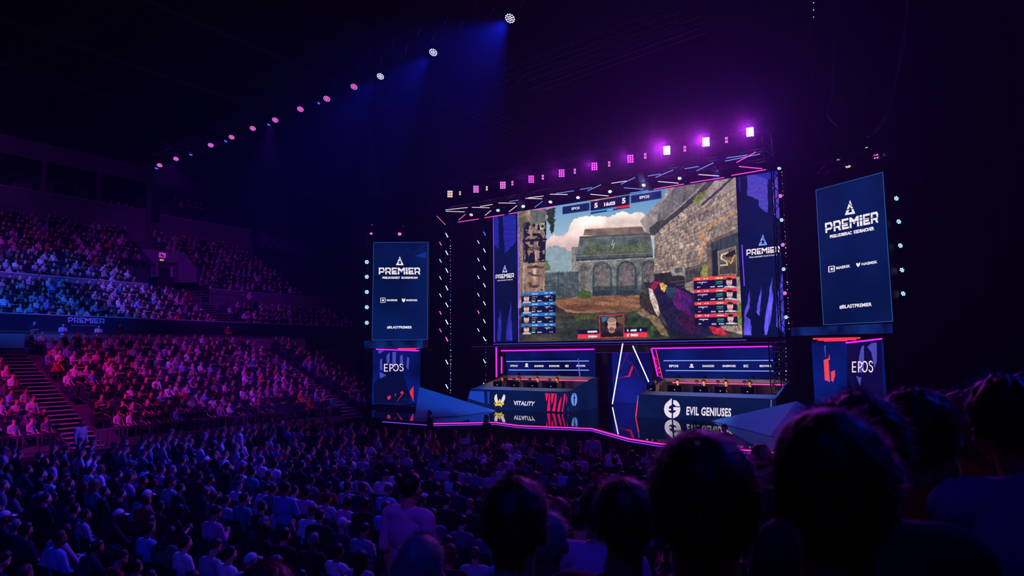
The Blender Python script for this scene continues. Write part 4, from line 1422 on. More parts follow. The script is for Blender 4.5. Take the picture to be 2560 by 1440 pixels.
    c.fill([(1126, 1168), (1349, 1156), (1352, 1361), (1133, 1368)], (60, 42, 44), 0, 20, .5, 40)
    c.fill([(1140, 1180), (1190, 1170), (1200, 1210), (1150, 1225)], (54, 110, 160), 8, 16); c.fill([(1290, 1180), (1345, 1165), (1345, 1240), (1300, 1240)], (150, 110, 60), 10, 20, alpha=.6)
    c.fill([(1134, 1367), (1150, 1330), (1195, 1310), (1290, 1308), (1340, 1330), (1351, 1361)], (30, 26, 32), 3, 20, .3, 16)
    c.ellipse(1240, 1240, 47, 66, (206, 164, 148)); c.ellipse(1238, 1196, 46, 34, (146, 120, 112), alpha=.8); c.ellipse(1240, 1305, 30, 24, (170, 128, 116)); c.ellipse(1240, 1290, 26, 18, (110, 84, 80), alpha=.8)
    for xx in (1222, 1258): c.line([(xx - 9, 1250), (xx + 9, 1250)], 5, (76, 50, 50))
    c.line([(1240, 1252), (1236, 1275)], 6, (170, 118, 106)); c.line([(1226, 1292), (1254, 1292)], 4, (110, 56, 56))
    c.line([(1192, 1230), (1196, 1190), (1238, 1170), (1284, 1188), (1290, 1230)], 8, (26, 24, 30)); c.ellipse(1190, 1246, 14, 26, (24, 22, 28)); c.ellipse(1292, 1246, 14, 26, (24, 22, 28))
    for x0, x1, y0 in ((1010, 1104, 1308), (1022, 1104, 1352)): c.fill([(x0, y0), (x1, y0 - 2), (x1, y0 + 14), (x0, y0 + 16)], (240, 232, 240), 5, 9)
    for x0, x1, y0, h in ((1384, 1398, 1294, 18), (1418, 1474, 1292, 18), (1506, 1520, 1290, 18), (1384, 1400, 1338, 20), (1418, 1486, 1336, 20)): c.fill([(x0, y0), (x1, y0), (x1, y0 + h), (x0, y0 + h)], (240, 232, 240), 5, 9)
    # score strip
    c.fill([(776, 140), (1030, 100), (1030, 174), (776, 211)], (14, 34, 92), 0, 20, .1, 40)
    c.fill([(1040, 90), (1408, 28), (1408, 148), (1042, 208)], (14, 18, 60), 0, 20, .15, 40)
    c.fill([(1042, 178), (1276, 140), (1276, 158), (1042, 194)], (60, 150, 226)); c.fill([(1276, 140), (1408, 118), (1408, 140), (1276, 158)], (232, 50, 70))
    c.fill([(1150, 60), (1280, 40), (1280, 48), (1150, 68)], (226, 190, 200), 2, 6); c.fill([(1070, 78), (1120, 72), (1120, 78), (1070, 84)], (226, 190, 200), 2, 6)
    c.fill([(1194, 170), (1250, 162), (1250, 170), (1194, 178)], (200, 210, 230), 2, 5)
    c.line([(1010, 84), (1280, 42)], 7, (255, 150, 60)); c.line([(1160, 60), (1280, 42)], 6, (255, 60, 90))
    c.fill([(1420, 34), (1706, -12), (1708, 60), (1422, 107)], (14, 34, 92), 0, 20, .1, 40)
    return c


SY = 36.0
SP = Plane((0, SY, 0), (0, -1, 0))
zb, zt = hitY(1236, 856, SY).z, hitY(1232, 540, SY).z
xs = [hitY(x, 690, SY).x for x in (1233.5, 1295.5, 1850.5, 1957)]
GY = SY - .06
vw = empty('video_wall', ((xs[0] + xs[3]) / 2, SY, zb))
tag(vw, 'huge video wall showing a stone courtyard game scene between two navy banner strips', 'screen')
addp('frame', MB().box((xs[0] - .08, SY - .02, zb - .1), (xs[3] + .05, SY + .5, zt + .1)), M_BLACK, vw)
pix3 = lambda px, py: ((px - 1200) * 3.765, (py - 480) * 3.765)
gm = display_grid('game_picture', (xs[1], GY, zb), (xs[2], GY, zb), (xs[1], GY, zt), 560, 330, paint_game(), attr_emat('game_display', 1.0), vw, pix3)
gm.matrix_parent_inverse = Matrix.Translation(-vw.location)
gp = Plane((0, GY, 0), (0, -1, 0))
T_WHITE = emat('display_white', (250, 240, 250), .95)
c3 = lambda x, y: (1200 + x / 3.765, 480 + y / 3.765)
mb = MB()
Q = lambda *p: [c3(*a) for a in p]
art_text(mb, gp, 'EPOS', Q((862, 170), (938, 160), (938, 136), (862, 146)), .02, .03)
art_text(mb, gp, 'EPOS', Q((1502, 66), (1594, 54), (1594, 28), (1502, 40)), .02, .03)
art_text(mb, gp, '5', Q((1076, 152), (1108, 148), (1108, 100), (1076, 105)), .02, .05)
art_text(mb, gp, '5', Q((1336, 110), (1370, 105), (1370, 52), (1336, 58)), .02, .05)
art_text(mb, gp, '16:03', Q((1168, 136), (1272, 120), (1272, 84), (1168, 98)), .02, .05)
addp('score_lettering', mb, T_WHITE, vw)


# banner strips left and right of the game picture
def strip_canvas(x0, y0, x1, y1, shards_top, shards_low, base=(6, 18, 62), seed=4):
    c = Canvas(x0, y0, x1, y1, .7, seed)
    n = c.noise(60, 4)[..., None]
    c.a[:] = (np.array(base) * (.7 + .6 * n) + np.array((0, 8, 16)) * n) / 255.
    ln = (np.sin(c.Y * 1.9 + 3 * c.noise(20, 2)) > 0)
    for poly, col in shards_top:
        m = c.inside(poly, 2.5, 14)
        k = m & ln
        c.a[m] = np.array(col) / 255. * .62; c.a[k] = np.array(col) / 255.
    for poly, col in shards_low:
        c.fill(poly, col, 2.0, 16, .5, (9, 40))
    sp = c.rs.rand(c.h, c.w) > .9994
    c.a[sp] = np.array((60, 90, 200)) / 255.
    return c


PU, BL_ = (92, 80, 226), (40, 48, 190)
lc = strip_canvas(1225, 525, 1302, 865, [([(1234, 540), (1246, 540), (1248, 625), (1236, 612)], BL_), ([(1258, 540), (1290, 536), (1290, 600), (1280, 615), (1262, 634), (1259, 600)], BL_)],
                  [([(1246, 800), (1252, 770), (1254, 820), (1252, 852), (1243, 852)], (40, 44, 150)), ([(1270, 800), (1277, 752), (1279, 800), (1282, 850), (1264, 852), (1266, 820)], (44, 46, 160))], (4, 15, 60), 5)
g1 = display_grid('banner_strip', (xs[0], GY, zb), (xs[1] - .05, GY, zb), (xs[0], GY, zt), 90, 320, lc, attr_emat('strip_display', 1.0), vw)
g1.matrix_parent_inverse = Matrix.Translation(-vw.location)
rc = strip_canvas(1840, 405, 1965, 850, [([(1868, 430), (1920, 422), (1919, 532), (1898, 518), (1897, 500), (1868, 487)], PU), ([(1931, 430), (1952, 425), (1956, 552), (1930, 540)], PU), ([(1848, 434), (1851, 434), (1851, 478), (1848, 478)], BL_), ([(1848, 425), (1955, 410), (1955, 440), (1920, 448)], (40, 52, 200))],
                  [([(1861, 782), (1876, 725), (1874, 770), (1864, 790), (1876, 800), (1880, 838), (1860, 838)], PU), ([(1890, 780), (1903, 715), (1902, 750), (1898, 790)], PU), ([(1912, 800), (1930, 692), (1932, 745), (1928, 800), (1916, 838), (1910, 838)], PU), ([(1942, 740), (1957, 680), (1962, 835), (1940, 815)], (70, 66, 200))], (4, 15, 58), 6)
g2 = display_grid('banner_strip', (xs[2] + .05, GY, zb), (xs[3], GY, zb), (xs[2] + .05, GY, zt), 150, 420, rc, attr_emat('strip_display', 1.0) if 'strip_display' not in MATS else MATS['strip_display'], vw)
g2.matrix_parent_inverse = Matrix.Translation(-vw.location)
mb = MB(); logo_triangle(mb, gp, 1262, 681, 13, 19, .03, -.06); addp('emblem', mb, emat('display_lilac', (196, 196, 255), .9), vw)
mb = MB(); premier(mb, gp, [(1239, 697), (1285, 693.5), (1285, 682.5), (1239, 687)], .03)
art_text(mb, gp, 'PRELBDGME SAMDIDE', [(1243, 703), (1282, 700), (1282, 697.5), (1243, 700.5)], .03, .01); addp('lettering', mb, T_WHITE, vw)
mb = MB(); logo_triangle(mb, gp, 1907, 613.5, 22, 28, .03, -.10); addp('emblem', mb, emat('display_periwinkle', (130, 160, 255), .95), vw)
mb = MB(); premier(mb, gp, [(1866, 639), (1949, 630), (1949, 615), (1866, 624)], .03)
art_text(mb, gp, 'PRELCUBGMER SOALITCHAME', [(1873, 645.5), (1943, 638.5), (1943, 635), (1873, 642)], .03, .01); addp('lettering', mb, T_WHITE, vw)
mb = MB()
art_line(mb, gp, (1295.5, 532), (1297, 855), 1.0, .02); art_line(mb, gp, (1855, 612), (1861, 715), 2.0, .02); art_line(mb, gp, (1233.5, 543), (1236.5, 856), 1.0, .02)
addp('edge_line', mb, emat('edge_violet', (120, 70, 255), 1.2), vw)
mb = MB().box((xs[0], GY - .02, zb - .16), (xs[2] + .2, GY + .02, zb - .11)); addp('lower_edge_light', mb, emat('edge_blue', (80, 100, 255), .9), vw)

# ------------------------------------------------------------------ beam and alcoves under the wall
AY = 33.6
bz1, bz0 = hitY(1236, 866, 34.).z, hitY(1236, 884, 34.).z
bx0, bx1 = xs[0] - .3, xs[3] + .4
o = empty('stage_header', (bx0, 34.2, bz0)); tag(o, 'dark header beam with violet strips below the video wall', 'beam')
addp('beam', MB().box((bx0, 33.9, bz0), (bx1, 36.3, zb - .18)), mat('header_black', (10, 10, 16), .3), o)
addp('light_strip', MB().box((bx0, 33.86, bz1 - .02), (bx1, 33.9, bz1 + .02)), emat('strip_dim_violet', (90, 20, 170), .55), o)
addp('light_strip', MB().box((bx0 + 5, 33.86, bz0), (bx1, 33.9, bz0 + .03)), emat('strip_dim_violet', (90, 20, 170), .55), o)


def navy(name, a, b, scale=.5, strength=1.0):
    m = emat(name, a, strength, True)
    nt = m.node_tree
    e = [n for n in nt.nodes if n.type == 'EMISSION'][0]
    tc = nt.nodes.new('ShaderNodeTexCoord'); no = nt.nodes.new('ShaderNodeTexNoise')
    no.inputs['Scale'].default_value = scale; no.inputs['Detail'].default_value = 6
    rp = nt.nodes.new('ShaderNodeValToRGB')
    rp.color_ramp.elements[0].position = .35; rp.color_ramp.elements[0].color = (*lin(b), 1)
    rp.color_ramp.elements[1].position = .7; rp.color_ramp.elements[1].color = (*lin(a), 1)
    nt.links.new(tc.outputs['Object'], no.inputs['Vector']); nt.links.new(no.outputs['Fac'], rp.inputs['Fac']); nt.links.new(rp.outputs['Color'], e.inputs['Color'])
    return m


M_ALC = navy('alcove_display', (10, 34, 130), (2, 10, 66), .45, .75)
M_NAVY = navy('navy_display', (3, 34, 100), (1, 20, 68), .35, .82)
M_DESKD = navy('desk_display', (10, 34, 88), (6, 22, 66), .5, .85)
ap = Plane((0, AY, 0), (0, -1, 0))


def alcove(q, lines, words, px0, label, top, sides):
    o = empty('sponsor_wall', ap.h(*q[0])); tag(o, label, 'display wall')
    mb = MB(); mb.prism([Vector((v.x, v.y, max(v.z, DECK + .01))) for v in (ap.h(*p) for p in q)], (0, .15, 0)); addp('display', mb, M_ALC, o)
    mb = MB()
    for a, b_ in lines: art_line(mb, ap, a, b_, 1.7, .03)
    addp('light_line', mb, emat('line_pale_blue', (150, 180, 255), 1.2), o)
    mb = MB()
    for s, (x0, x1, y, hh) in words:
        if s == '*':
            cx = (x0 + x1) / 2
            art_poly(mb, ap, [(cx - 3.4, y - 4), (cx - 1, y - 6), (cx + 2, y - 5.4), (cx + 3.6, y - 3), (cx + 2.5, y), (cx - 2.5, y)], .03)
            art_poly(mb, ap, [(x0, y + 3.5), (x0 + .8, y + .8), (x1 - .8, y + .8), (x1, y + 3.5)], .03)
        else:
            art_text(mb, ap, s, [(x0, y + hh), (x1, y + hh), (x1, y - hh), (x0, y - hh)], .03, .035)
    addp('sponsor_lettering', mb, T_WHITE, o)
    mb = MB()
    for a, b_ in [top] + sides: art_line(mb, ap, a, b_, 3.2, .06)
    addp('frame_light', mb, LED_MAG, o)
    return o


z5 = lambda x, y: (1160 + x / 6.4, 840 + y / 6.4)
z6 = lambda x, y: (1500 + x / 5.333, 840 + y / 5.333)
alcove([(1262, 878), (1486, 873), (1486, 1030), (1276, 1030)], [(z5(680, 408), z5(2000, 400)), (z5(720, 544), z5(2000, 546))],
       [('BITSPACE', (1276, 1294, 914.5, 2.3)), ('*', (1312, 1321, 914, 3)), ('BAGNINGE', (1336, 1359, 915, 2.5)), ('BONNDOMK', (1373, 1399, 915, 2.5)), ('MID', (1413, 1422, 915, 3)), ('MERCURE', (1441, 1463, 914.5, 2.3))],
       0, 'navy sponsor wall with pink frame light behind the left desk', (z5(595, 236), z5(2085, 212)), [(z5(518, 180), z5(522, 660)), (z5(603, 330), z5(604, 600))])
alcove([(1632, 872), (1935, 866), (1938, 1040), (1655, 1040)], [(z6(850, 330), z6(2320, 325)), (z6(878, 460), z6(2328, 468))],
       [('EPOS', (1673, 1696, 915, 3)), ('*', (1723, 1735, 915.5, 3)), ('DANCROIX', (1756, 1786, 915, 2.8)), ('GNGMWORK', (1806, 1840, 915, 2.8)), ('BOC', (1859, 1871, 915, 3.4)), ('BEOWISE', (1899, 1928, 915, 2.6))],
       0, 'navy sponsor wall with pink frame light behind the right desk', (z6(685, 166), z6(2314, 138)), [(z6(685, 166), z6(775, 540))])
# pink-flecked slanted return beside the right alcove
mb = MB(); art_poly(mb, ap, [z6(690, 175), z6(745, 180), z6(832, 560), z6(700, 560)], .04)
o = empty('slanted_panel', ap.h(1640, 940)); tag(o, 'narrow slanted dark panel with pink flecks beside the right sponsor wall', 'panel')
addp('panel', mb, M_BLACK, o)
mb = MB()
for k in range(14):
    t = R.random(); x = 700 + t * 90 + R.uniform(-8, 34); y = 190 + t * 350
    art_poly(mb, ap, [z6(x, y), z6(x + 9, y + 4), z6(x + 12, y + 30), z6(x + 2, y + 22)], .06)
art_line(mb, ap, z6(745, 180), z6(832, 570), 1.8, .06)
addp('fleck', mb, emat('led_rose', (255, 50, 110), 1.2), o)
# centre display between the alcoves
cp_ = Plane((0, 35.0, 0), (0, -1, 0))
o = empty('centre_display', cp_.h(1570, 1000)); tag(o, 'dark blue centre display with red angular strokes between the two desks', 'screen')
mb = MB(); mb.prism([Vector((v.x, v.y, max(v.z, DECK + .01))) for v in (cp_.h(*p) for p in (z6(100, 215), z6(400, 150), z6(640, 165), z6(700, 560), z6(700, 930), z6(150, 920)))], (0, .1, 0)); addp('display', mb, navy('centre_blue', (20, 34, 150), (8, 14, 84), .4, .8), o)
mb = MB(); art_poly(mb, cp_, [z6(425, 398), z6(446, 412), z6(398, 545), z6(300, 543), z6(375, 528)], .03); addp('red_stroke', mb, emat('stroke_red', (226, 30, 80), .9), o)
mb = MB()
for a, b_ in ((z6(402, 152), z6(268, 455)), (z6(360, 318), z6(450, 398)), (z6(455, 400), z6(525, 535))): art_line(mb, cp_, a, b_, .9, .03)
art_poly(mb, cp_, [z6(130, 600), z6(290, 540), z6(400, 545), z6(230, 570)], .03)
addp('thin_stroke', mb, emat('stroke_violet', (110, 20, 110), .8), o)
dp = Plane((0, 33.0, 0), (0, -1, 0))
for a, b_, nm in ((z6(303, 100), z6(165, 905), 'left'), (z6(437, 132), z6(650, 612), 'right')):
    o = MB().tube([dp.h(*a), dp.h(*b_)], .032, 8).build('light_tube', LED_WHITE)
    tag(o, nm + ' of two white light tubes leaning against each other between the desks', 'light tube', 'leaning light tubes')
for k, px_ in enumerate((1228, 1497, 1512, 1962)):
    p = hitY(px_, 900, 34.5)
    o = MB().box((p.x - .3, 34.2, DECK), (p.x + .3, 34.85, bz0)).build('stage_pillar', mat('header_black', (10, 10, 16), .3))
    tag(o, ('leftmost dark pillar under the video wall', 'dark pillar right of the left sponsor wall', 'dark pillar left of the centre display', 'rightmost dark pillar under the video wall')[k], 'pillar')

# ------------------------------------------------------------------ desks
M_DESKT = mat('desk_top_grey', (120, 122, 136), .45)


def gamer_desk(xl, xr, label, side):
    o = empty('player_desk', ((xl + xr) / 2, 29, DECK)); tag(o, label, 'desk', 'player desks')
    y0, y1, y2, y3 = 27.65, 28.0, 28.75, 31.2
    zt0, zt1, zbk = 2.28, 2.42, 2.95
    D = DECK + .005
    fr = [(xl - .15, y0, D), (xr + .1, y0, D), (xr, y1, zt0), (xl, y1, zt0)]
    addp('front_panel', MB().prism(fr, (0, .12, 0)), M_DESKD, o)
    addp('top_ledge', MB().hexa([(xl, y1, zt0 - .04), (xr, y1, zt0 - .04), (xr - .08, y2, zt1 - .04), (xl + .08, y2, zt1 - .04)], [(xl, y1, zt0 + .02), (xr, y1, zt0 + .02), (xr - .08, y2, zt1), (xl + .08, y2, zt1)]), M_DESKT, o)
    addp('tabletop', MB().box((xl + .1, y2, 2.1), (xr - .1, y2 + .75, 2.16)), M_DARKMETAL, o)
    for s, x in ((-1, xl), (1, xr)):
        q = [(x, y1, D), (x, y3, D), (x - s * .05, y3, zbk), (x, y2, zt1), (x, y1, zt0)]
        addp('side_panel', MB().prism(q, (-s * .1, 0, 0)), M_DESKD if s > 0 and side == 'l' else M_DESKT, o)
    addp('back_wall', MB().box((xl, y3, D), (xr, y3 + .14, zbk)), mat('desk_interior', (34, 42, 110), .6), o)
    addp('back_shelf', MB().box((xl, y3 - .3, zbk - .16), (xr, y3 + .2, zbk)), M_DESKT, o)
    addp('shelf_light', MB().box((xl + .5, y3 - .34, zbk - .23), (xr - .05, y3 - .3, zbk - .185)), emat('shelf_pink', (255, 70, 160), 1.6, True), o)
    addp('riser', MB().box((xl + .15, y2 + .1, D), (xr - .15, y3 - .02, DECK + .32)), M_BLACK, o)
    return o


DL = (-22.2, -16.05); DR = (-12.25, -6.3)
d1 = gamer_desk(*DL, 'left player desk with white lettering, winged gold emblem and red stripes', 'l')
d2 = gamer_desk(*DR, 'right player desk with white lettering and round white emblem', 'r')
fp = Plane((0, 27.65, DECK), (0, -(2.28 - DECK), .35))
WH = emat('desk_white', (238, 226, 244), .95)
mb = MB(); art_text(mb, fp, 'EVIL GENIUSES', [z6(1150, 1055), z6(1747, 1078), z6(1750, 963), z6(1155, 940)], .02, .034, 0, 0, 1.10); addp('lettering', mb, WH, d2)
mb = MB()
ea = lambda a, r=1.0, cx=962, cy=975, rx=108, ry=122: z6(cx + rx * r * math.cos(a), cy - ry * r * math.sin(a))
arc = lambda a0, a1, r, n=14: [ea(a0 + (a1 - a0) * k / n, r) for k in range(n + 1)]
art_poly(mb, fp, [z6(956, 828)] + arc(math.radians(140), math.radians(266), 1.0) + [z6(956, 1030), z6(925, 1015), z6(908, 992), z6(946, 992), z6(946, 970), z6(918, 970), z6(918, 950), z6(925, 938), z6(956, 920)], .02)
art_poly(mb, fp, [z6(976, 852)] + [z6(1020, 862), z6(1050, 895), z6(1068, 938)] + [z6(1010, 934), z6(996, 918), z6(976, 908)], .02)
art_poly(mb, fp, [z6(978, 948), z6(1070, 950), z6(1070, 985), z6(1060, 1030), z6(1035, 1070), z6(974, 1100), z6(974, 1028), z6(1000, 1015), z6(1018, 990), z6(978, 990)], .02)
addp('emblem', mb, WH, d2)
mb = MB(); art_line(mb, fp, z6(503, 880), z6(478, 1078), 2, .03); addp('edge_light', mb, LED_RED, d2)
mb = MB(); art_line(mb, fp, z6(510, 795), z6(503, 880), 1.6, .03); art_line(mb, fp, z6(2285, 850), z6(2280, 945), 2.2, .03); addp('edge_trim', mb, emat('trim_pale', (130, 130, 190), .7), d2)
mb = MB(); art_text(mb, fp, 'VITALITY', [z5(800, 1106), z5(1122, 1120), z5(1140, 1050), z5(795, 1036)], .02, .036, .12, 0, 1.08); addp('lettering', mb, WH, d1)
mb = MB()
art_poly(mb, fp, [z5(525, 925), z5(532, 990), z5(545, 1050), z5(520, 1085), z5(495, 1050), z5(484, 1000), z5(495, 950)], .02)
art_poly(mb, fp, [z5(640, 928), z5(660, 960), z5(655, 1010), z5(630, 1060), z5(605, 1088), z5(588, 1050), z5(610, 985)], .02)
addp('emblem_wing', mb, WH, d1)
mb = MB()
art_poly(mb, fp, [z5(573, 1002), z5(598, 1060), z5(588, 1075), z5(573, 1055), z5(556, 1078), z5(540, 1060)], .02)
art_poly(mb, fp, [z5(480, 1055), z5(500, 1090), z5(530, 1072), z5(556, 1085), z5(573, 1065), z5(590, 1085), z5(608, 1092), z5(640, 1058), z5(636, 1100), z5(606, 1110), z5(602, 1145), z5(585, 1118), z5(525, 1112), z5(505, 1130), z5(500, 1105), z5(484, 1085)], .02)
addp('emblem_gold', mb, emat('emblem_gold', (246, 206, 70), .95), d1)
mb = MB()
for q in ([(1296, 915), (1350, 916), (1340, 965), (1318, 1050), (1308, 1000)], [(1358, 916), (1376, 920), (1378, 1200), (1325, 1198), (1345, 1060)], [(1395, 918), (1445, 920), (1425, 1030), (1405, 1105), (1390, 1000)],
          [(1462, 920), (1478, 922), (1482, 1000), (1470, 1110), (1455, 1206), (1408, 1203), (1440, 1080)], [(1556, 968), (1560, 1000), (1542, 1110), (1530, 1210), (1492, 1208), (1515, 1080)], [(1600, 925), (1622, 928), (1618, 1000), (1600, 1100), (1580, 1215), (1562, 1212), (1585, 1080)]):
    art_poly(mb, fp, [z5(*p) for p in q], .02)
addp('red_stripe', mb, emat('stripe_red', (250, 24, 96), .95), d1)
mb = MB()
for q in ([(92, 880), (322, 885), (328, 1080), (72, 1000)], [(372, 888), (410, 888), (404, 1085), (380, 1085)]): art_poly(mb, fp, [z5(*p) for p in q], .02)
addp('blue_stripe', mb, emat('stripe_blue', (24, 70, 205), .8), d1)
spn = Plane((DL[1], 0, 0), (1, 0, 0))
mb = MB()
ov = lambda a, w=1.0: z5(1763 + 48 * w * math.cos(a), 1016 - 106 * math.sin(a))
art_poly(mb, spn, [ov(math.radians(97 + 166 * k / 14)) for k in range(15)], .03)
art_poly(mb, spn, [ov(math.radians(83 - 166 * k / 14)) for k in range(15)], .03)
addp('side_emblem', mb, emat('emblem_blue', (110, 156, 250), .9), d1)
mb = MB()
art_poly(mb, spn, [z5(1738, 978), z5(1800, 978), z5(1775, 992), z5(1770, 1050), z5(1785, 1040), z5(1762, 1062), z5(1742, 1040), z5(1756, 1048), z5(1756, 992)], .045)
addp('side_emblem_mark', mb, mat('emblem_dark', (8, 12, 40)), d1)
mb = MB(); art_poly(mb, spn, [z5(1640, 930), z5(1660, 1060), z5(1668, 1190), z5(1640, 1205)], .03); addp('side_stripe', mb, emat('stripe_red', (250, 24, 96), .95), d1)
# red flame strip standing right of the left desk
rp_ = Plane((0, 31.8, 0), (0, -1, 0))
o = empty('slanted_panel', rp_.h(1455, 1020)); tag(o, 'narrow slanted display strip in lilac and red right of the left desk', 'panel')
mb = MB(); art_poly(mb, rp_, [z5(1820, 360), z5(1832, 360), z5(1872, 720), z5(1848, 720)], .02); addp('lilac_part', mb, emat('strip_lilac', (120, 90, 220), .8), o)
mb = MB(); art_poly(mb, rp_, [z5(1848, 735), z5(1890, 745), z5(1942, 1110), z5(1905, 1140), z5(1875, 1000)], .02); addp('red_part', mb, emat('strip_red', (240, 50, 90), .9), o)

# ------------------------------------------------------------------ side banner screens
def banner_screen(bl, br, z1, art, label, tilt=None):
    bl, br = Vector(bl), Vector(br); br.z = bl.z
    o = empty('banner_screen', bl); tag(o, label, 'screen', 'side banner screens')
    d = (br - bl).normalized(); n = d.cross(Vector((0, 0, 1)))
    if n.dot(EYE - bl) < 0: n = -n
    up = Vector((0, 0, z1 - bl.z))
    addp('frame', MB().prism([bl - d * .04, br + d * .04, br + up + d * .04, bl + up - d * .04], -n * .35), M_BLACK, o)
    mb = MB()
    q_ = [bl, br, br + up, bl + up]
    for a_, b_ in zip(q_, q_[1:] + q_[:1]): mb.tube([a_ + n * .03, b_ + n * .03], .011, 5)
    addp('edge_light', mb, emat('frame_glow', (60, 104, 190), .7), o)
    addp('display', MB().prism([bl + n * .02, br + n * .02, br + up + n * .02, bl + up + n * .02], -n * .01), M_NAVY, o)
    p = Plane(bl + n * .02, n)
    art(p, o)
    return o


def artL(p, o):
    mb = MB(); logo_triangle(mb, p, 999.5, 663, 19, 22, .02); addp('emblem', mb, T_WHITE, o)
    mb = MB(); premier(mb, p, [(947, 686), (1051, 686), (1050, 669), (947, 669)], .02)
    addp('title_lettering', mb, T_WHITE, o); mb = MB()
    art_text(mb, p, 'PRELDUGNIZT  ECARSHICAN', [(956, 697), (1044, 697), (1044, 691.5), (956, 691.5)], .02, .05)
    addp('subtitle_lettering', mb, T_WHITE, o); mb = MB()
    art_text(mb, p, 'MAERSK', [(967, 753), (994.5, 753), (994.5, 748), (967, 748)], .02, .03)
    art_text(mb, p, 'MAEDRSK', [(1016, 753), (1044, 753), (1044, 748), (1016, 748)], .02, .03)
    addp('sponsor_lettering', mb, T_WHITE, o)
    mb = MB(); art_text(mb, p, '#BLASTPREMIER', [(967.5, 822), (1030, 822), (1030, 815), (967.5, 815)], .02, .03); addp('hashtag_lettering', mb, T_WHITE, o)
    mb = MB(); star(mb, p, 957.5, 750.5, 5, 0); shield(mb, p, 1009, 750.5, 4.5, 0); addp('sponsor_mark', mb, T_WHITE, o)
    mb = MB()
    for k in range(26):
        x, y = R.uniform(1000, 1064), R.uniform(606, 660)
        if x - 1000 > (y - 606) * .8: art_poly(mb, p, [(x, y), (x + 6, y + 2), (x + 7, y + 3), (x + 1, y + 1.4)], .015)
    art_poly(mb, p, [(1036, 640), (1066, 630), (1066, 646), (1060, 644)], .014)
    addp('texture_fleck', mb, emat('fleck_blue', (16, 52, 150), .8), o)


def star(mb, p, cx, cy, r, sk):
    q = lambda x, y: (x, y + sk * (x - cx))
    f = r * 1.15
    for a, b_ in (((cx - f, cy - f), (cx + f, cy - f)), ((cx + f, cy - f), (cx + f, cy + f)), ((cx + f, cy + f), (cx - f, cy + f)), ((cx - f, cy + f), (cx - f, cy - f))):
        art_line(mb, p, q(*a), q(*b_), max(.9, r * .2), .01)
    art_poly(mb, p, [q(cx + (r * .85 if k % 2 == 0 else r * .38) * math.sin(PI * k / 5), cy - (r * .85 if k % 2 == 0 else r * .38) * math.cos(PI * k / 5)) for k in range(10)], .02)


def shield(mb, p, cx, cy, r, sk):
    q = lambda x, y: (x, y + sk * (x - cx))
    art_poly(mb, p, [q(cx - r, cy - r), q(cx - r * .3, cy - r * .8), q(cx, cy - r * .3), q(cx + r * .3, cy - r * .8), q(cx + r, cy - r), q(cx + r * .9, cy + r * .2), q(cx, cy + r * 1.3), q(cx - r * .9, cy + r * .2)], .02)


def artR(p, o):
    s = -.296 * .62
    mb = MB(); logo_triangle(mb, p, 2125, 536, 26, 36, .02, -.16); addp('emblem', mb, T_WHITE, o)
    mb = MB(); premier(mb, p, [(2064, 583), (2196, 556), (2195, 528), (2062, 558)], .02)
    addp('title_lettering', mb, T_WHITE, o); mb = MB()
    art_text(mb, p, 'PRELUDBERAC  KEDBAIOHER', [(2075, 596), (2186, 575), (2185, 566), (2074, 588)], .02, .05)
    addp('subtitle_lettering', mb, T_WHITE, o); mb = MB()
    art_text(mb, p, 'MAERSK', [(2091, 674), (2126, 668), (2125, 661), (2090, 667)], .02, .03)
    art_text(mb, p, 'NAEMSK', [(2154, 664), (2194, 658), (2193, 651), (2154, 657)], .02, .03)
    addp('sponsor_lettering', mb, T_WHITE, o)
    mb = MB(); art_text(mb, p, '#BLASTPREMIER', [(2099, 773), (2180, 766), (2179, 756), (2098, 763)], .02, .03); addp('hashtag_lettering', mb, T_WHITE, o)
    mb = MB(); star(mb, p, 2079.5, 672.5, 6, -.15); shield(mb, p, 2145.5, 661.5, 5, -.15); addp('sponsor_mark', mb, T_WHITE, o)
    mb = MB()
    for k in range(14):
        x, y = R.uniform(2070, 2210), R.uniform(450, 790)
        art_poly(mb, p, [(x, y), (x + 2, y + 1), (x + 2.5, y + 3), (x + .5, y + 2)], .015)
    addp('texture_fleck', mb, emat('fleck_blue', (16, 52, 150), .8), o)


ZL, ZRa, ZRb = 34.8, 25.1, 22.6
banner_screen(at(930.5, 850, ZL), at(1068.5, 849, ZL), at(933, 602, ZL).z, artL, 'tall navy banner screen facing front at the left wing of the stage')
banner_screen(at(2060, 812, ZRa), at(2233, 803, ZRb), (at(2043, 468, ZRa).z + at(2212, 418, ZRb).z) / 2, artR, 'tall navy banner screen angled inward at the right wing of the stage')


def fascia(q, zs, label):
    P = [at(x, y, z) for (x, y), z in zip(q, zs)]
    o = empty('fascia_display', P[0]); tag(o, label, 'display beam', 'fascia displays')
    P[1].z = P[0].z; P[2] = Vector((P[1].x, P[1].y, P[2].z)); P[3] = Vector((P[0].x, P[0].y, P[2].z))
    n = (P[1] - P[0]).normalized().cross(Vector((0, 0, 1)))
    if n.dot(EYE - P[0]) < 0: n = -n
    addp('beam', MB().prism([p for p in P], -n * 2.2), M_BLACK, o)
    addp('display', MB().prism([p + n * .03 for p in P], -n * .02), navy('fascia_blue', (22, 58, 150), (4, 16, 66), 1.3, .7), o)


fascia([(911, 871), (1057, 869), (1057, 851), (911, 853)], [33.8, 33.8, 33.8, 33.8], 'blue mottled display beam below the left banner screen')
fascia([(1980, 840), (2233, 834), (2233, 808), (1978, 816)], [25.6, 22.2, 22.2, 25.6], 'blue mottled display beam below the right banner screen')


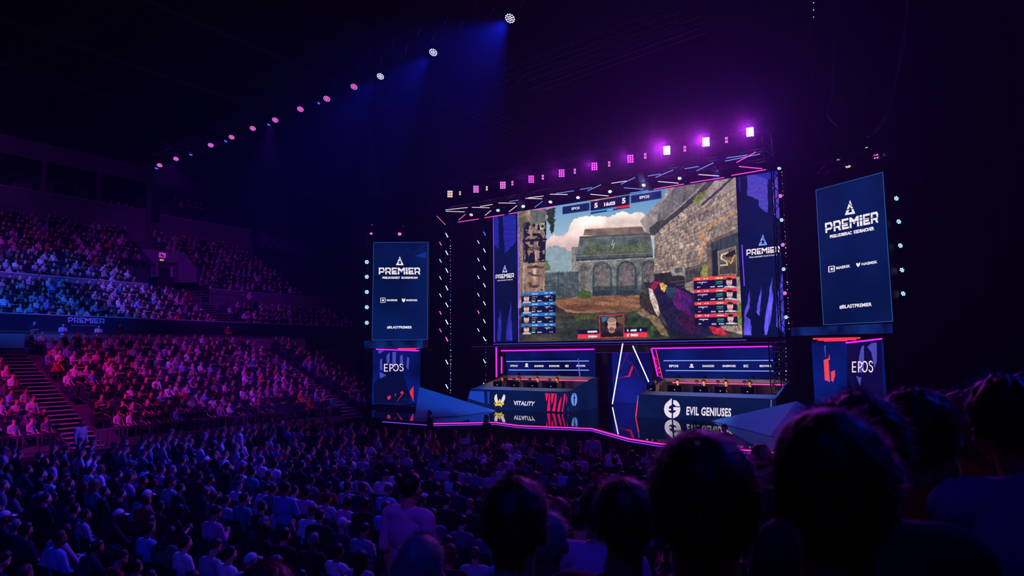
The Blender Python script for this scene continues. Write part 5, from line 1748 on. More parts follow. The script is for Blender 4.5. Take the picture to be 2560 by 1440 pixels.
def sponsor_screen(bl, br, tl_, label, art, mcol):
    bl, br = Vector(bl), Vector(br); br.z = bl.z
    d = (br - bl).normalized(); n = d.cross(Vector((0, 0, 1)))
    if n.dot(EYE - bl) < 0: n = -n
    up = Vector((0, 0, tl_ - bl.z))
    o = empty('sponsor_screen', bl); tag(o, label, 'screen', 'sponsor screens')
    addp('display', MB().prism([bl, br, br + up, bl + up], -n * .2), mcol, o)
    art(Plane(bl, n), o)


EP = emat('epos_white', (250, 226, 240), .95)


def epos(mb, p, q):
    vs = lambda pts: [quad_map(q, u, v) for u, v in pts]
    t = .055
    art_poly(mb, p, vs([(0, 0), (.2, 0), (.2, .12), (.05, .12), (.05, .44), (.18, .44), (.18, .56), (.05, .56), (.05, .88), (.2, .88), (.2, 1), (0, 1)]), .02)
    art_poly(mb, p, vs([(.28, 0), (.33, 0), (.33, 1), (.28, 1)]), .02)
    a = [(.33 + .16 * math.sin(x), .68 + .32 * math.cos(x)) for x in np.linspace(0, PI, 10)]
    b_ = [(.33 + .11 * math.sin(x), .68 + .20 * math.cos(x)) for x in np.linspace(PI, 0, 10)]
    art_poly(mb, p, vs(a + b_), .02)
    a = [(.60 + .15 * math.cos(x), .5 + .5 * math.sin(x)) for x in np.linspace(math.radians(150), math.radians(-160), 22)]
    b_ = [(.60 + .10 * math.cos(x), .5 + .38 * math.sin(x)) for x in np.linspace(math.radians(-160), math.radians(150), 22)]
    art_poly(mb, p, vs(a + b_), .02)
    s = [(.99, .78), (.94, .95), (.88, 1), (.80, .93), (.79, .74), (.83, .58), (.91, .47), (.95, .36), (.945, .2), (.90, .11), (.85, .13), (.82, .25), (.78, .22), (.81, .05), (.88, -.01), (.95, .03), (1.0, .2), (.995, .4), (.95, .54), (.86, .63), (.835, .74), (.85, .86), (.89, .89), (.93, .85), (.95, .74)]
    art_poly(mb, p, vs(s), .02)


def artEL(p, o):
    mb = MB()
    for q in ([(945, 876), (962, 876), (947, 885)], [(966, 890), (974, 880), (974, 906), (967, 910)], [(950, 900), (955, 895), (956, 925), (950, 925)], [(981, 880), (990, 880), (989, 920), (981, 910)], [(1000, 890), (1006, 886), (1008, 908), (1000, 912)], [(1018, 892), (1023, 895), (1021, 925), (1016, 918)], [(949, 930), (966, 938), (950, 947)]):
        mb = MB(); art_poly(mb, p, q, .015); addp('violet_shard', mb, emat('shard_violet', (86, 84, 205), .75), o)
    mb = MB()
    for q in ([(1024, 978), (1034, 965), (1034, 1004), (1025, 985)], [(1002, 980), (1006, 977), (1010, 984), (1000, 984)], [(968, 992), (977, 988), (976, 997), (970, 1000)], [(987, 985), (990, 983), (988, 993)], [(1004, 986), (1008, 984), (990, 1008)]):
        mb = MB(); art_poly(mb, p, q, .015); addp('red_shard', mb, emat('shard_red', (236, 50, 90), .85), o)
    mb = MB(); art_poly(mb, p, [(934, 960), (960, 930), (1005, 927), (1026, 990), (1020, 1008), (934, 1008)], .012); addp('dark_shape', mb, emat('shape_navy', (6, 16, 66), .8), o)
    mb = MB(); epos(mb, p, [(960, 929), (1009, 928), (1009, 909), (960, 910)]); addp('lettering', mb, EP, o)


def artER(p, o):
    mb = MB(); art_poly(mb, p, [(2118, 860), (2204, 852), (2208, 1000), (2118, 990)], .008); addp('dark_shape', mb, emat('shape_deep', (18, 14, 78), .7), o)
    mb = MB()
    for q in ([(2147, 895), (2153, 868), (2160, 862), (2160, 930), (2148, 932)], [(2168, 868), (2178, 858), (2192, 856), (2192, 905), (2186, 920), (2178, 880)], [(2140, 940), (2154, 944), (2150, 965)], [(2060, 866), (2064, 862), (2064, 900)]):
        mb = MB(); art_poly(mb, p, q, .015); addp('violet_shard', mb, emat('shard_violet', (86, 84, 205), .75), o)
    mb = MB()
    for q in ([(2059, 900), (2071, 896), (2075, 955), (2062, 950)], [(2070, 900), (2073, 885), (2075, 900)], [(2077, 930), (2087, 925), (2088, 938), (2083, 955), (2078, 952)]):
        mb = MB(); art_poly(mb, p, q, .015); addp('red_shard', mb, emat('shard_coral', (250, 70, 90), .9), o)
    mb = MB(); epos(mb, p, [(2130, 931), (2183, 931), (2183, 901), (2130, 904)]); addp('lettering', mb, EP, o)


ME = navy('sponsor_blue', (10, 42, 160), (4, 14, 74), .35, .8)
sponsor_screen(at(930, 1011, 35.6), at(1049, 1011, 35.6), at(931, 873, 35.6).z, 'left sponsor screen with white lettering, violet and red shards', artEL, ME)
sponsor_screen(at(2037, 1010, 25.3), at(2209, 1010, 22.8), at(2033, 856, 25.3).z, 'right sponsor screen with white lettering and coral shards', artER, ME)
o = MB()
hp_ = [at(958, 1012, 35.2), at(1036, 1012, 35.2), at(1036, 1040, 33.6), at(958, 1040, 33.6)]
o.box((min(p.x for p in hp_) - .4, hp_[2].y, DECK), (max(p.x for p in hp_) + .5, hp_[0].y + .2, DECK + .2))
tag(o.build('stage_step', mat('step_gloss', (60, 70, 110), .2)), 'low glossy step in front of the left sponsor screen', 'step')
# red/pink light strips below the fascia beams
for zs, L, nm in ((33.9, [((940, 873), (1047, 877), LED_MAG), ((975, 869), (1049, 870), LED_RED), ((995, 872), (1040, 873), LED_RED)], 'left'), (23.4, [((2033, 847), (2150, 845), LED_RED), ((2045, 850), (2140, 848.5), LED_RED), ((2060, 852), (2118, 851), LED_RED), ((2115, 857), (2205, 847), LED_MAG)], 'right')):
    o = empty('wing_light_strip', at(*L[0][0], zs)); tag(o, 'red and pink light strips under the %s display beam' % nm, 'light strip', 'wing light strips')
    for a, b_, m in L: addp('strip', MB().tube([at(*a, zs), at(*b_, zs)], .03, 5), m, o)

# curtain behind everything
mb = MB(); cx0, cx1, N = -44., 8., 520
vs = []
for k in range(N + 1):
    x = cx0 + (cx1 - cx0) * k / N
    y = 38.6 + .16 * math.sin(k * .55) + .05 * math.sin(k * 1.7)
    vs += [(x, y, 0), (x, y, 26)]
mb.add(vs, [(2 * k, 2 * k + 2, 2 * k + 3, 2 * k + 1) for k in range(N)])
tag(mb.build('backdrop_curtain', M_CURTAIN, None, True), 'tall black pleated curtain hanging behind the stage and screens', 'curtain')
# ------------------------------------------------------------------ lamps
_LM = {}
LAMP_COL = {'white': ((200, 215, 255), 4), 'blue': ((40, 110, 255), 3), 'pink': ((255, 100, 225), 3), 'magenta': ((255, 60, 250), 3.4), 'hot': ((255, 215, 255), 12), 'warm': ((255, 190, 160), 2.5), 'red': ((255, 50, 60), 2.5), 'ice': ((150, 215, 255), 3), 'dim': ((120, 60, 150), 1.0)}
M_LAMPB = mat('lamp_housing', (18, 18, 20), .45)


def lamp_meshes(kind, col):
    key = (kind, col)
    if key in _LM: return _LM[key]
    rgb, st = LAMP_COL[col]
    em = emat('lamp_' + col, rgb, st)
    body, yoke, lens = MB(), MB(), MB()
    if kind in ('round', 'small'):
        body.tube([(0, -1.1, 0), (0, -.9, 0), (0, -.2, 0), (0, -.02, 0)], [.45, .75, .98, 1.08], 16)
        cells = [(0, 0)] + [(.42 * math.cos(2 * PI * k / 6), .42 * math.sin(2 * PI * k / 6)) for k in range(6)] + [(.82 * math.cos(2 * PI * k / 12), .82 * math.sin(2 * PI * k / 12)) for k in range(12)]
        if kind == 'small': cells = cells[:7]
        for x, z in cells: lens.disk((x * (1 if kind == 'round' else 1.5), .02, z * (1 if kind == 'round' else 1.5)), (0, 1, 0), .135 if kind == 'round' else .24, 8)
        for s in (-1, 1): yoke.tube([(s * 1.2, -.5, 0), (s * 1.2, -.5, 1.1), (s * .5, -.5, 1.7)], .09, 5)
        yoke.tube([(-.5, -.5, 1.7), (.5, -.5, 1.7)], .09, 5).box((-.6, -.9, 1.7), (.6, -.1, 2.1)).tube([(-1.2, -.5, 0), (1.2, -.5, 0)], .1, 5)
    elif kind == 'grid':
        body.box((-.9, -.6, -1.15), (.9, 0, 1.15)).box((-.7, -.9, -.8), (.7, -.6, .8))
        for i in range(3):
            for j in range(4): lens.disk(((i - 1) * .58, .02, (j - 1.5) * .56), (0, 1, 0), .23 if col != 'hot' else .28, 8)
        for s in (-1, 1): yoke.tube([(s * 1.05, -.4, 0), (s * 1.05, -.4, 1.6)], .07, 5)
        yoke.tube([(-1.05, -.4, 1.6), (1.05, -.4, 1.6)], .07, 5).tube([(-1.05, -.4, 0), (1.05, -.4, 0)], .08, 5)
    elif kind == 'pair':
        body.box((-.8, -.5, -1.5), (.8, 0, 1.5))
        for z in (-.75, .75):
            for i in (-1, 1):
                for j in (-1, 1): lens.disk((i * .33, .02, z + j * .3), (0, 1, 0), .25, 8)
        yoke.tube([(0, -.3, 1.5), (0, -.3, 2.1)], .1, 5)
    elif kind == 'batten':
        body.box((-.22, -.35, -1.1), (.22, 0, 1.1))
        for k in range(4): lens.add([(-.17, .02, -1.02 + k * .52), (.17, .02, -1.02 + k * .52), (.17, .02, -.58 + k * .52), (-.17, .02, -.58 + k * .52)], [(0, 1, 2, 3)])
        yoke.tube([(0, -.35, 0), (0, -.8, 0)], .1, 5)
    bm_, ym, lm = body.mesh('lamp_body'), yoke.mesh('yoke'), lens.mesh('lens_array')
    bm_.materials.append(M_LAMPB); ym.materials.append(M_DARKMETAL); lm.materials.append(em)
    _LM[key] = (bm_, ym, lm)
    return _LM[key]


def lamp(name, kind, col, p, radius, face, label, group, cat='stage light', roll=0.0):
    o = empty(name, p)
    f = Vector(face).normalized()
    M = f.to_track_quat('Y', 'Z').to_matrix().to_4x4() @ Matrix.Rotation(roll, 4, 'Y')
    o.rotation_euler = M.to_euler(); o.scale = (radius,) * 3
    b, y, l = lamp_meshes(kind, col)
    link('lamp_body', b, o); link('yoke', y, o); link('lens_array', l, o)
    return tag(o, label, cat, group)


def face_cam(p, k=.6, down=.3, side=(0, 0, 0)):
    d = (EYE - Vector(p)).normalized()
    return d * k + Vector((0, 0, -down)) + Vector(side)


# row on the sloping truss
row = [(1275, 46, 'white', 13.5), (1083, 131, 'white', 11), (951, 191, 'white', 9.5), (885, 217, 'pink', 9), (817, 247, 'pink', 9), (751, 273, 'pink', 8.5), (688, 300, 'pink', 8), (632, 321, 'pink', 7.5), (579, 343, 'pink', 7), (527, 363, 'pink', 7), (440, 397, 'pink', 6.5), (399, 413, 'pink', 6.5)]
ROWP = []
for k, (x, y, c, r) in enumerate(row):
    p = Y18(x, y); ROWP.append(p)
    zd = proj(p)[2]
    lamp('wash_light', 'round', c, p, r * zd / F * 1.0, face_cam(p, .75, .3, (-.38, .1, 0)), '%s %s round wash light counted down the sloping truss from its high end' % (ordinal(k + 1), {'white': 'white blue', 'pink': 'pink'}[c]), 'wash lights on the sloping truss')
for k, (x, y) in enumerate(((797, 258), (672, 312), (564, 353), (477, 387), (391, 421))):
    p = Y18(x, y)
    lamp('wash_light', 'small', 'blue', p, 4.5 * proj(p)[2] / F, face_cam(p, .5, .5, (-.4, 0, 0)), '%s small blue lamp counted down the sloping truss from its high end' % ordinal(k + 1), 'small blue lamps on the sloping truss')

# truss over the video wall
TY = 30.0
st = empty('screen_truss', hitY(1500, 480, TY)); tag(st, 'black lighting truss with zigzag light bars across the top of the video wall', 'truss')


def truss_part(name, a, b, s, bays):
    o = box_truss(name, a, b, s, '', M_BTRUSS, bays)
    for k in ('label', 'category', 'group'):
        if k in o: del o[k]
    o.parent = st; o.matrix_parent_inverse = Matrix.Translation(-st.location)


truss_part('upper_truss', hitY(1118, 470, 31.2), hitY(1895, 312, 31.2), .5, 26)
truss_part('lower_truss', hitY(1118, 532, TY + .5), hitY(1925, 385, TY + .5), .5, 26)
truss_part('cross_truss', hitY(1112, 478, 31.2), hitY(1112, 540, TY + .5), .4, 3)
truss_part('cross_truss', hitY(1918, 318, 31.2), hitY(1924, 400, TY + .5), .4, 3)
k1 = lambda x, y: (1080 + x / 4., 280 + y / 4.)
k2 = lambda x, y: (1500 + x / 4., 280 + y / 4.)
TP = Plane((0, TY, 0), (0, -1, 0))
LB = {'w': emat('bar_white', (235, 220, 225), 1.3), 'b': emat('bar_blue', (120, 160, 255), 1.1), 'p': emat('bar_pink', (255, 70, 190), 1.5), 'o': emat('bar_rose', (255, 130, 150), 1.2)}
bars = [('p', k1(260, 1102), k1(465, 1070)), ('p', k1(525, 1058), k1(720, 1028)), ('p', k1(775, 1018), k1(850, 1006)), ('p', k1(1015, 980), k1(1235, 945)), ('b', k1(1280, 938), k1(1530, 900)),
        ('w', k1(135, 980), k1(355, 955)), ('w', k1(140, 993), k1(325, 998)), ('o', k1(265, 1082), k1(335, 1022)), ('w', k1(400, 953), k1(575, 957)), ('w', k1(480, 945), k1(605, 925)), ('w', k1(530, 1035), k1(590, 985)), ('w', k1(665, 910), k1(835, 912)), ('b', k1(775, 895), k1(865, 882)), ('w', k1(770, 998), k1(850, 935)), ('w', k1(935, 863), k1(1100, 868)), ('w', k1(965, 858), k1(1115, 840)), ('b', k1(1025, 955), k1(1105, 893)), ('w', k1(1180, 822), k1(1355, 825)), ('b', k1(1240, 815), k1(1420, 788)), ('b', k1(1480, 775), k1(1600, 755)), ('b', k1(1555, 788), k1(1690, 728)), ('w', k1(1585, 822), k1(1765, 840)), ('o', k1(48, 1040), k1(135, 1128)),
        ('p', k2(540, 772), k2(840, 720)), ('p', k2(905, 708), k2(1240, 655)), ('p', k2(1315, 635), k2(1660, 576)), ('b', k2(300, 812), k2(485, 785)), ('w', k2(115, 713), k2(265, 690)), ('b', k2(210, 722), k2(350, 655)), ('b', k2(240, 758), k2(430, 773)), ('b', k2(480, 640), k2(605, 620)), ('b', k2(555, 655), k2(730, 580)), ('w', k2(580, 695), k2(785, 712)), ('b', k2(845, 568), k2(985, 545)), ('b', k2(965, 588), k2(1135, 508)), ('w', k2(985, 625), k2(1190, 640)), ('b', k2(1265, 460), k2(1475, 430)), ('p', k2(1365, 505), k2(1560, 400)), ('p', k2(1390, 545), k2(1620, 567)), ('b', k2(1250, 492), k2(1600, 420))]
for c, a, b_ in bars:
    addp('light_bar', MB().tube([TP.h(*a), TP.h(*b_)], .018 if c != 'p' else .022, 5), LB[c], st)
fl = [(1125, 485, 'warm'), (1190, 473, 'pink'), (1257, 463, 'pink'), (1328, 448, 'magenta'), (1404, 433, 'magenta'), (1486, 416, 'magenta'), (1576, 397, 'magenta'), (1667, 376, 'hot'), (1765, 355, 'hot'), (1875, 330, 'hot')]
FLP = []
for k, (x, y, c) in enumerate(fl):
    p = hitY(x, y, 30.6); FLP.append((p, c)); zd = proj(p)[2]
    lamp('flood_light', 'grid', c, p, 7.8 * zd / F * (1 + .03 * k), face_cam(p, .9, .1), '%s magenta grid flood from the left end of the truss over the video wall' % ordinal(k + 1), 'grid floods over the video wall')
for k, (x, y) in enumerate(((1150, 483), (1217, 471), (1281, 458), (1357, 443), (1437, 428), (1523, 410), (1613, 390), (1712, 372), (1816, 350))):
    p = hitY(x, y, 30.6); zd = proj(p)[2]
    lamp('blinder_light', 'pair', 'warm' if k < 2 else 'pink', p, (3.6 + .25 * k) * zd / F, face_cam(p, .9, .1), '%s small four lamp blinder from the left between the grid floods' % ordinal(k + 1), 'blinders over the video wall')
for k, (x, y, c) in enumerate(((1178, 537, 'warm'), (1245, 526, 'ice'), (1308, 516, 'white'), (1376, 505, 'white'), (1445, 494, 'white'), (1525, 479, 'white'), (1609, 463, 'white'), (1699, 446, 'white'), (1793, 428, 'dim'), (1948, 421, 'ice'))):
    p = hitY(x, y, TY - .3); zd = proj(p)[2]
    lamp('moving_head_light', 'small', c, p, 5.6 * zd / F, face_cam(p, .5, .55, (-.15 + .1 * (k % 3), 0, 0)), '%s pale blue moving head from the left under the video wall truss' % ordinal(k + 1), 'moving heads under the video wall truss')


# upright light towers
def tower(name, px, y0, y1, Y, s, label):
    a, b_ = hitY(px, y1, Y), hitY(px, y0, Y)
    b_ = Vector((a.x, a.y, b_.z))
    return box_truss('light_tower', Vector((a.x, a.y, DECK)), b_, s, label, M_DARKMETAL, 16, 'light towers', 'truss tower')


TWY = 32.6
tower('t', 1110, 548, 985, TWY, .7, 'left slim black light tower beside the left banner screen')
tower('t', 1206, 548, 985, TWY, .7, 'slim black light tower at the left edge of the video wall')
tower('t', 1966, 420, 850, 30.5, .5, 'slim black light tower at the right edge of the video wall')
o = tower('t', 1957, 850, 1000, 30.5, .8, 'short black lattice tower under the right end of the video wall')


def battens(cols, side, group):
    for nm, pts in cols:
        for k, (x, y, c, L) in enumerate(pts):
            p = hitY(x, y, TWY - .45); zd = proj(p)[2]
            lamp('batten_light', 'batten', c, p, L * zd / F, face_cam(p, 1, 0), '%s tilted light batten from the top in the %s of the %s' % (ordinal(k + 1), nm, side), group, 'light batten', math.radians(28))


ys1 = [588, 632, 676, 720, 762, 805, 848, 905, 966]
ys2 = [609, 652, 695, 738, 782, 826]
battens([('right column', [(1117, y, 'ice' if k < 5 or k > 6 else ('white' if k == 5 else 'pink'), 6.0) for k, y in enumerate(ys1)]), ('left column', [(1101, y, 'pink' if k in (0, 4, 5) else 'ice', 4.6) for k, y in enumerate(ys2)])], 'left tower', 'battens on the left tower')
battens([('right column', [(1211, y, 'blue' if k == 0 else 'ice', 5.4) for k, y in enumerate((584, 626, 670, 713, 758, 803, 847, 903, 962))]), ('left column', [(1196, y, 'pink' if k == 4 else 'ice', 4.6) for k, y in enumerate((605, 649, 693, 737, 780, 825))])], 'second tower', 'battens on the second tower')
for k, (x, y, c) in enumerate(((1951, 490, 'pink'), (1954, 550, 'ice'), (1957, 612, 'pink'), (1959, 673, 'ice'), (1962, 733, 'pink'), (1965, 793, 'ice'))):
    p = hitY(x, y, 30.2); zd = proj(p)[2]
    lamp('wash_light', 'small', c, p, 5.6 * zd / F, face_cam(p, 1, .1, (.4, 0, 0)), '%s small lamp from the top along the right edge of the video wall' % ordinal(k + 1), 'lamps on the right tower')
for k, y in enumerate((655, 692, 730, 768, 807)):
    p = at(917, y, 34.6)
    lamp('wash_light', 'small', 'ice', p, 6 * 34.6 / F, face_cam(p, 1, 0), '%s icy round lamp from the top left of the left banner screen' % ordinal(k + 1), 'lamps beside the left banner')
for k, (x, y) in enumerate(((2241, 496), (2247, 554), (2251, 614), (2255, 675), (2258, 734))):
    p = at(x, y, 22.8)
    lamp('wash_light', 'small', 'ice', p, 7 * 22.8 / F, face_cam(p, .7, .2, (-.5, 0, 0)), '%s icy lamp from the top right of the right banner screen' % ordinal(k + 1), 'lamps beside the right banner')
o = MB().tube([at(917, 575, 34.9), at(917, 1000, 34.9)], .1, 6).build('lamp_pole', M_DARKMETAL); tag(o, 'thin dark pole carrying icy lamps left of the left banner screen', 'pole')
o = MB().tube([at(2238, 440, 23.0), at(2262, 800, 23.0)], .08, 6).build('lamp_pole', M_DARKMETAL); tag(o, 'thin dark pole carrying icy lamps right of the right banner screen', 'pole')
for k, (x, y, c, z, r) in enumerate(((928, 584, 'pink', 34.5, 4), (999, 585, 'pink', 34.5, 5.5), (1009, 566, 'pink', 35.5, 3), (930, 563, 'pink', 35.5, 2.5))):
    p = at(x, y, z); lamp('wash_light', 'small', c, p, r * z / F, face_cam(p, .6, .5), '%s small pink lamp hanging above the left banner screen' % ordinal(k + 1), 'lamps over the left banner')
for k, (x, y, c, z, r) in enumerate(((2096, 400, 'ice', 25, 4), (2120, 416, 'warm', 24.5, 7), (2167, 370, 'ice', 25, 4), (2190, 391, 'pink', 24, 9), (2211, 386, 'red', 24, 5))):
    p = at(x, y, z); lamp('wash_light', 'small', c, p, r * z / F, face_cam(p, .5, .6), '%s small %s lamp from the left above the right banner screen' % (ordinal(k + 1), {'ice': 'blue', 'warm': 'warm', 'pink': 'pink', 'red': 'red'}[c]), 'lamps over the right banner')
box_truss('lighting_truss', at(905, 574, 35.2), at(1075, 574, 35.2), .4, 'short black truss above the left banner screen', M_DARKMETAL)
box_truss('lighting_truss', at(2050, 425, 25.4), at(2225, 372, 23), .4, 'short black truss above the right banner screen', M_DARKMETAL)


# strings of pin lights hanging by the towers
def pins(name, pts, z, label, n, cols):
    o = empty(name, at(*pts[0], z)); tag(o, label, 'light string', 'pin light strings')
    P = [at(x, y, z) for x, y in pts]
    addp('cord', MB().tube(P, .012, 4), M_BLACK, o)
    mb = MB()
    tot = len(P) - 1
    for k in range(n):
        t = (k + R.uniform(-.3, .3)) / n * tot; i = max(0, min(int(t), tot - 1)); p = P[i].lerp(P[i + 1], t - i)
        mb.ball(p, R.uniform(.014, .03), 6, 4, R.randrange(len(cols)))
    addp('pin_lights', mb, cols, o)


PC = [emat('pin_white', (240, 240, 255), 2.0), emat('pin_pink', (255, 120, 200), 1.2), emat('pin_blue', (80, 110, 255), 1.0)]
pins('pin_light_string', [(1126, 600), (1126, 750), (1127, 900), (1126, 985)], 42, 'vertical string of pin lights right of the left tower', 60, PC)
pins('pin_light_string', [(1215, 850), (1215, 905), (1214, 970)], 42, 'short string of pin lights beside the second tower', 14, PC)
pins('pin_light_string', [(1955, 430), (1962, 560), (1968, 700), (1973, 830)], 29.6, 'string of pin lights down the right edge of the video wall', 40, PC)
pins('pin_light_string', [(2034, -20), (2034, 110), (2036, 210)], 26, 'sparse pin lights on the dark column over the right screen', 12, [PC[0]])
for k, x in enumerate((1948, 1965)):
    pins('pin_light_string', [(x, 870), (x, 985)], 31, ('left', 'right')[k] + ' pin light string under the right end of the video wall', 12, PC)

# ------------------------------------------------------------------ light
SC.view_settings.view_transform = 'Standard'
SC.view_settings.look = 'None'
SC.view_settings.exposure = 0
SC.view_settings.gamma = 1
w = bpy.data.worlds.new('night'); SC.world = w; w.use_nodes = True
w.node_tree.nodes['Background'].inputs[0].default_value = (.02, .02, .12, 1)
w.node_tree.nodes['Background'].inputs[1].default_value = .0


def spot(name, p, target, rgb, energy, angle, blend=.6, r=.15):
    l = bpy.data.lights.new(name, 'SPOT')
    l.color = lin(rgb); l.energy = energy; l.spot_size = math.radians(angle); l.spot_blend = blend; l.shadow_soft_size = r
    o = bpy.data.objects.new(name, l); COL.objects.link(o)
    o.location = p
    o.rotation_euler = (Vector(target) - Vector(p)).to_track_quat('-Z', 'Y').to_euler()
    return o


def point(name, p, rgb, energy, r=.2):
    l = bpy.data.lights.new(name, 'POINT'); l.color = lin(rgb); l.energy = energy; l.shadow_soft_size = r
    o = bpy.data.objects.new(name, l); COL.objects.link(o); o.location = p
    return o


MAG, PUR, VIO, BLU, CYB = (255, 30, 190), (175, 40, 255), (130, 50, 255), (24, 44, 255), (24, 90, 255)
off = Vector((0, -.25, -.25))
# white-blue lamps and a rear rig outside the picture: blue wash of the floor
spot('blue_wash', ROWP[0] + off, (-14, 4, 0), BLU, 9000, 58)
spot('blue_wash', ROWP[1] + off, (-20, 7, 0), BLU, 8500, 56)
spot('blue_wash', ROWP[2] + off, (-26, 9, 0), BLU, 7000, 56)
spot('rear_blue_wash', (2, -8, 21), (-15, 7, 0), (30, 40, 255), 7000, 60)
spot('rear_violet_wash', (3, 2, 18), (-10, 18, 0), (110, 40, 255), 1300, 40)
spot('rear_lilac_spot', (4, -5, 15), (-4.0, 3.9, 2.9), (190, 60, 225), 520, 14)
# pink truss lamps plus spots added out of view: magenta over the left stands
spot('pink_wash', (-17, -7, 19), (-36, 12.3, 2.0), (250, 24, 190), 34000, 20)  # spot added out of view so its beam stays hidden; no truss lamp here
spot('pink_wash', (-19, -6, 20), (-37, 18.5, 2), (200, 34, 240), 15000, 30)  # second added spot, set away from the truss lamps
spot('pink_wash', ROWP[6] + off, (-37, 24, 2), (165, 40, 255), 8500, 46)
spot('pink_wash', ROWP[8] + off, (-60, 14, 13.5), (170, 36, 255), 9500, 30)
spot('pink_wash', ROWP[10] + off, (-55, 29, 9.5), (170, 36, 255), 7000, 50)
spot('pink_wash', ROWP[11] + off, (-48, 36, 8), PUR, 2000, 60)
spot('print_fill', ROWP[9] + off, (-46, 17, 6), PUR, 2500, 14)  # tight spot added at a truss lamp to brighten the wall lettering
spot('blue_wash', (-20, -7, 22), (-49.5, 16.5, 8.0), (30, 88, 255), 110000, 20)  # spot added out of view to turn the upper tier blue
spot('box_fill', (-44, 6, 21), (-64.5, 18, 18), PUR, 2500, 60)  # violet spot without a fixture, added to lift the boxes
spot('back_violet', FLP[9][0] + Vector((.2, -.6, 0)), (-.3, 1.6, 4.1), (120, 45, 255), 2600, 22)
spot('back_blue', (5, 13, 13), (-.4, 2, 3.6), (40, 50, 255), 1300, 36)
# magenta floods of the video wall truss
for k, (p, c) in enumerate(FLP):
    if k > 2:
        spot('flood_wash', p + Vector((.0, -.45, .0)), (p.x * .75 - 1, 6, 5.0), (190, 40, 255) if c != 'hot' else (210, 50, 255), {'hot': 1600, 'magenta': 360}.get(c, 200), 110, .8)
# stage light
spot('stage_blue', hitY(1376, 505, TY - .3) + Vector((0, -.4, 0)), hz(1120, 1025), (30, 110, 255), 4500, 34)
spot('stage_blue', hitY(1793, 428, TY - .3) + Vector((0, -.4, 0)), hz(1940, 1060), (30, 90, 255), 3500, 50)
spot('stage_key', hitY(1609, 463, TY - .3) + Vector((0, -.4, .5)), (-9.3, 29.5, 2.5), (165, 190, 255), 3500, 34)
spot('stage_key', hitY(1308, 516, TY - .3) + Vector((0, -.4, .5)), (-19, 29.5, 2.5), (165, 190, 255), 3500, 34)

# ------------------------------------------------------------------ haze in the hall
nt = w.node_tree
vs_ = nt.nodes.new('ShaderNodeVolumeScatter')
vs_.inputs['Color'].default_value = (.5, .68, 1, 1); vs_.inputs['Density'].default_value = .0012; vs_.inputs['Anisotropy'].default_value = .55
nt.links.new(vs_.outputs[0], nt.nodes['World Output'].inputs['Volume'])

# added denser haze standing in for lens bloom around the bright floods
dm = bpy.data.materials.new('flood_bloom_haze'); dm.use_nodes = True
nt = dm.node_tree; nt.nodes.remove(nt.nodes['Principled BSDF'])
vs_ = nt.nodes.new('ShaderNodeVolumeScatter'); vs_.inputs['Color'].default_value = (.95, .85, 1, 1); vs_.inputs['Anisotropy'].default_value = .2
tc = nt.nodes.new('ShaderNodeTexCoord'); gr = nt.nodes.new('ShaderNodeTexGradient'); gr.gradient_type = 'QUADRATIC_SPHERE'
mu = nt.nodes.new('ShaderNodeMath'); mu.operation = 'MULTIPLY'; mu.inputs[1].default_value = .055
nt.links.new(tc.outputs['Object'], gr.inputs['Vector']); nt.links.new(gr.outputs['Fac'], mu.inputs[0]); nt.links.new(mu.outputs[0], vs_.inputs['Density'])
nt.links.new(vs_.outputs[0], nt.nodes['Material Output'].inputs['Volume'])
o = MB().ball((0, 0, 0), 1.0, 24, 16).build('bloom_haze', dm)
c_ = hitY(1660, 372, 31.0)
o.location = c_; o.scale = (11, 4.5, 4.2); o.rotation_euler = (0, math.radians(-6), 0)
tag(o, 'magenta lit haze added for lens bloom around the bright floods over the video wall', 'haze', None, 'stuff')
# ------------------------------------------------------------------ spectators
STAGE_C = Vector((-17, 33))


def heading(x, y, spread=.12):
    d = STAGE_C - Vector((x, y))
    return math.atan2(-d.x, d.y) * .75 + R.gauss(0, spread)


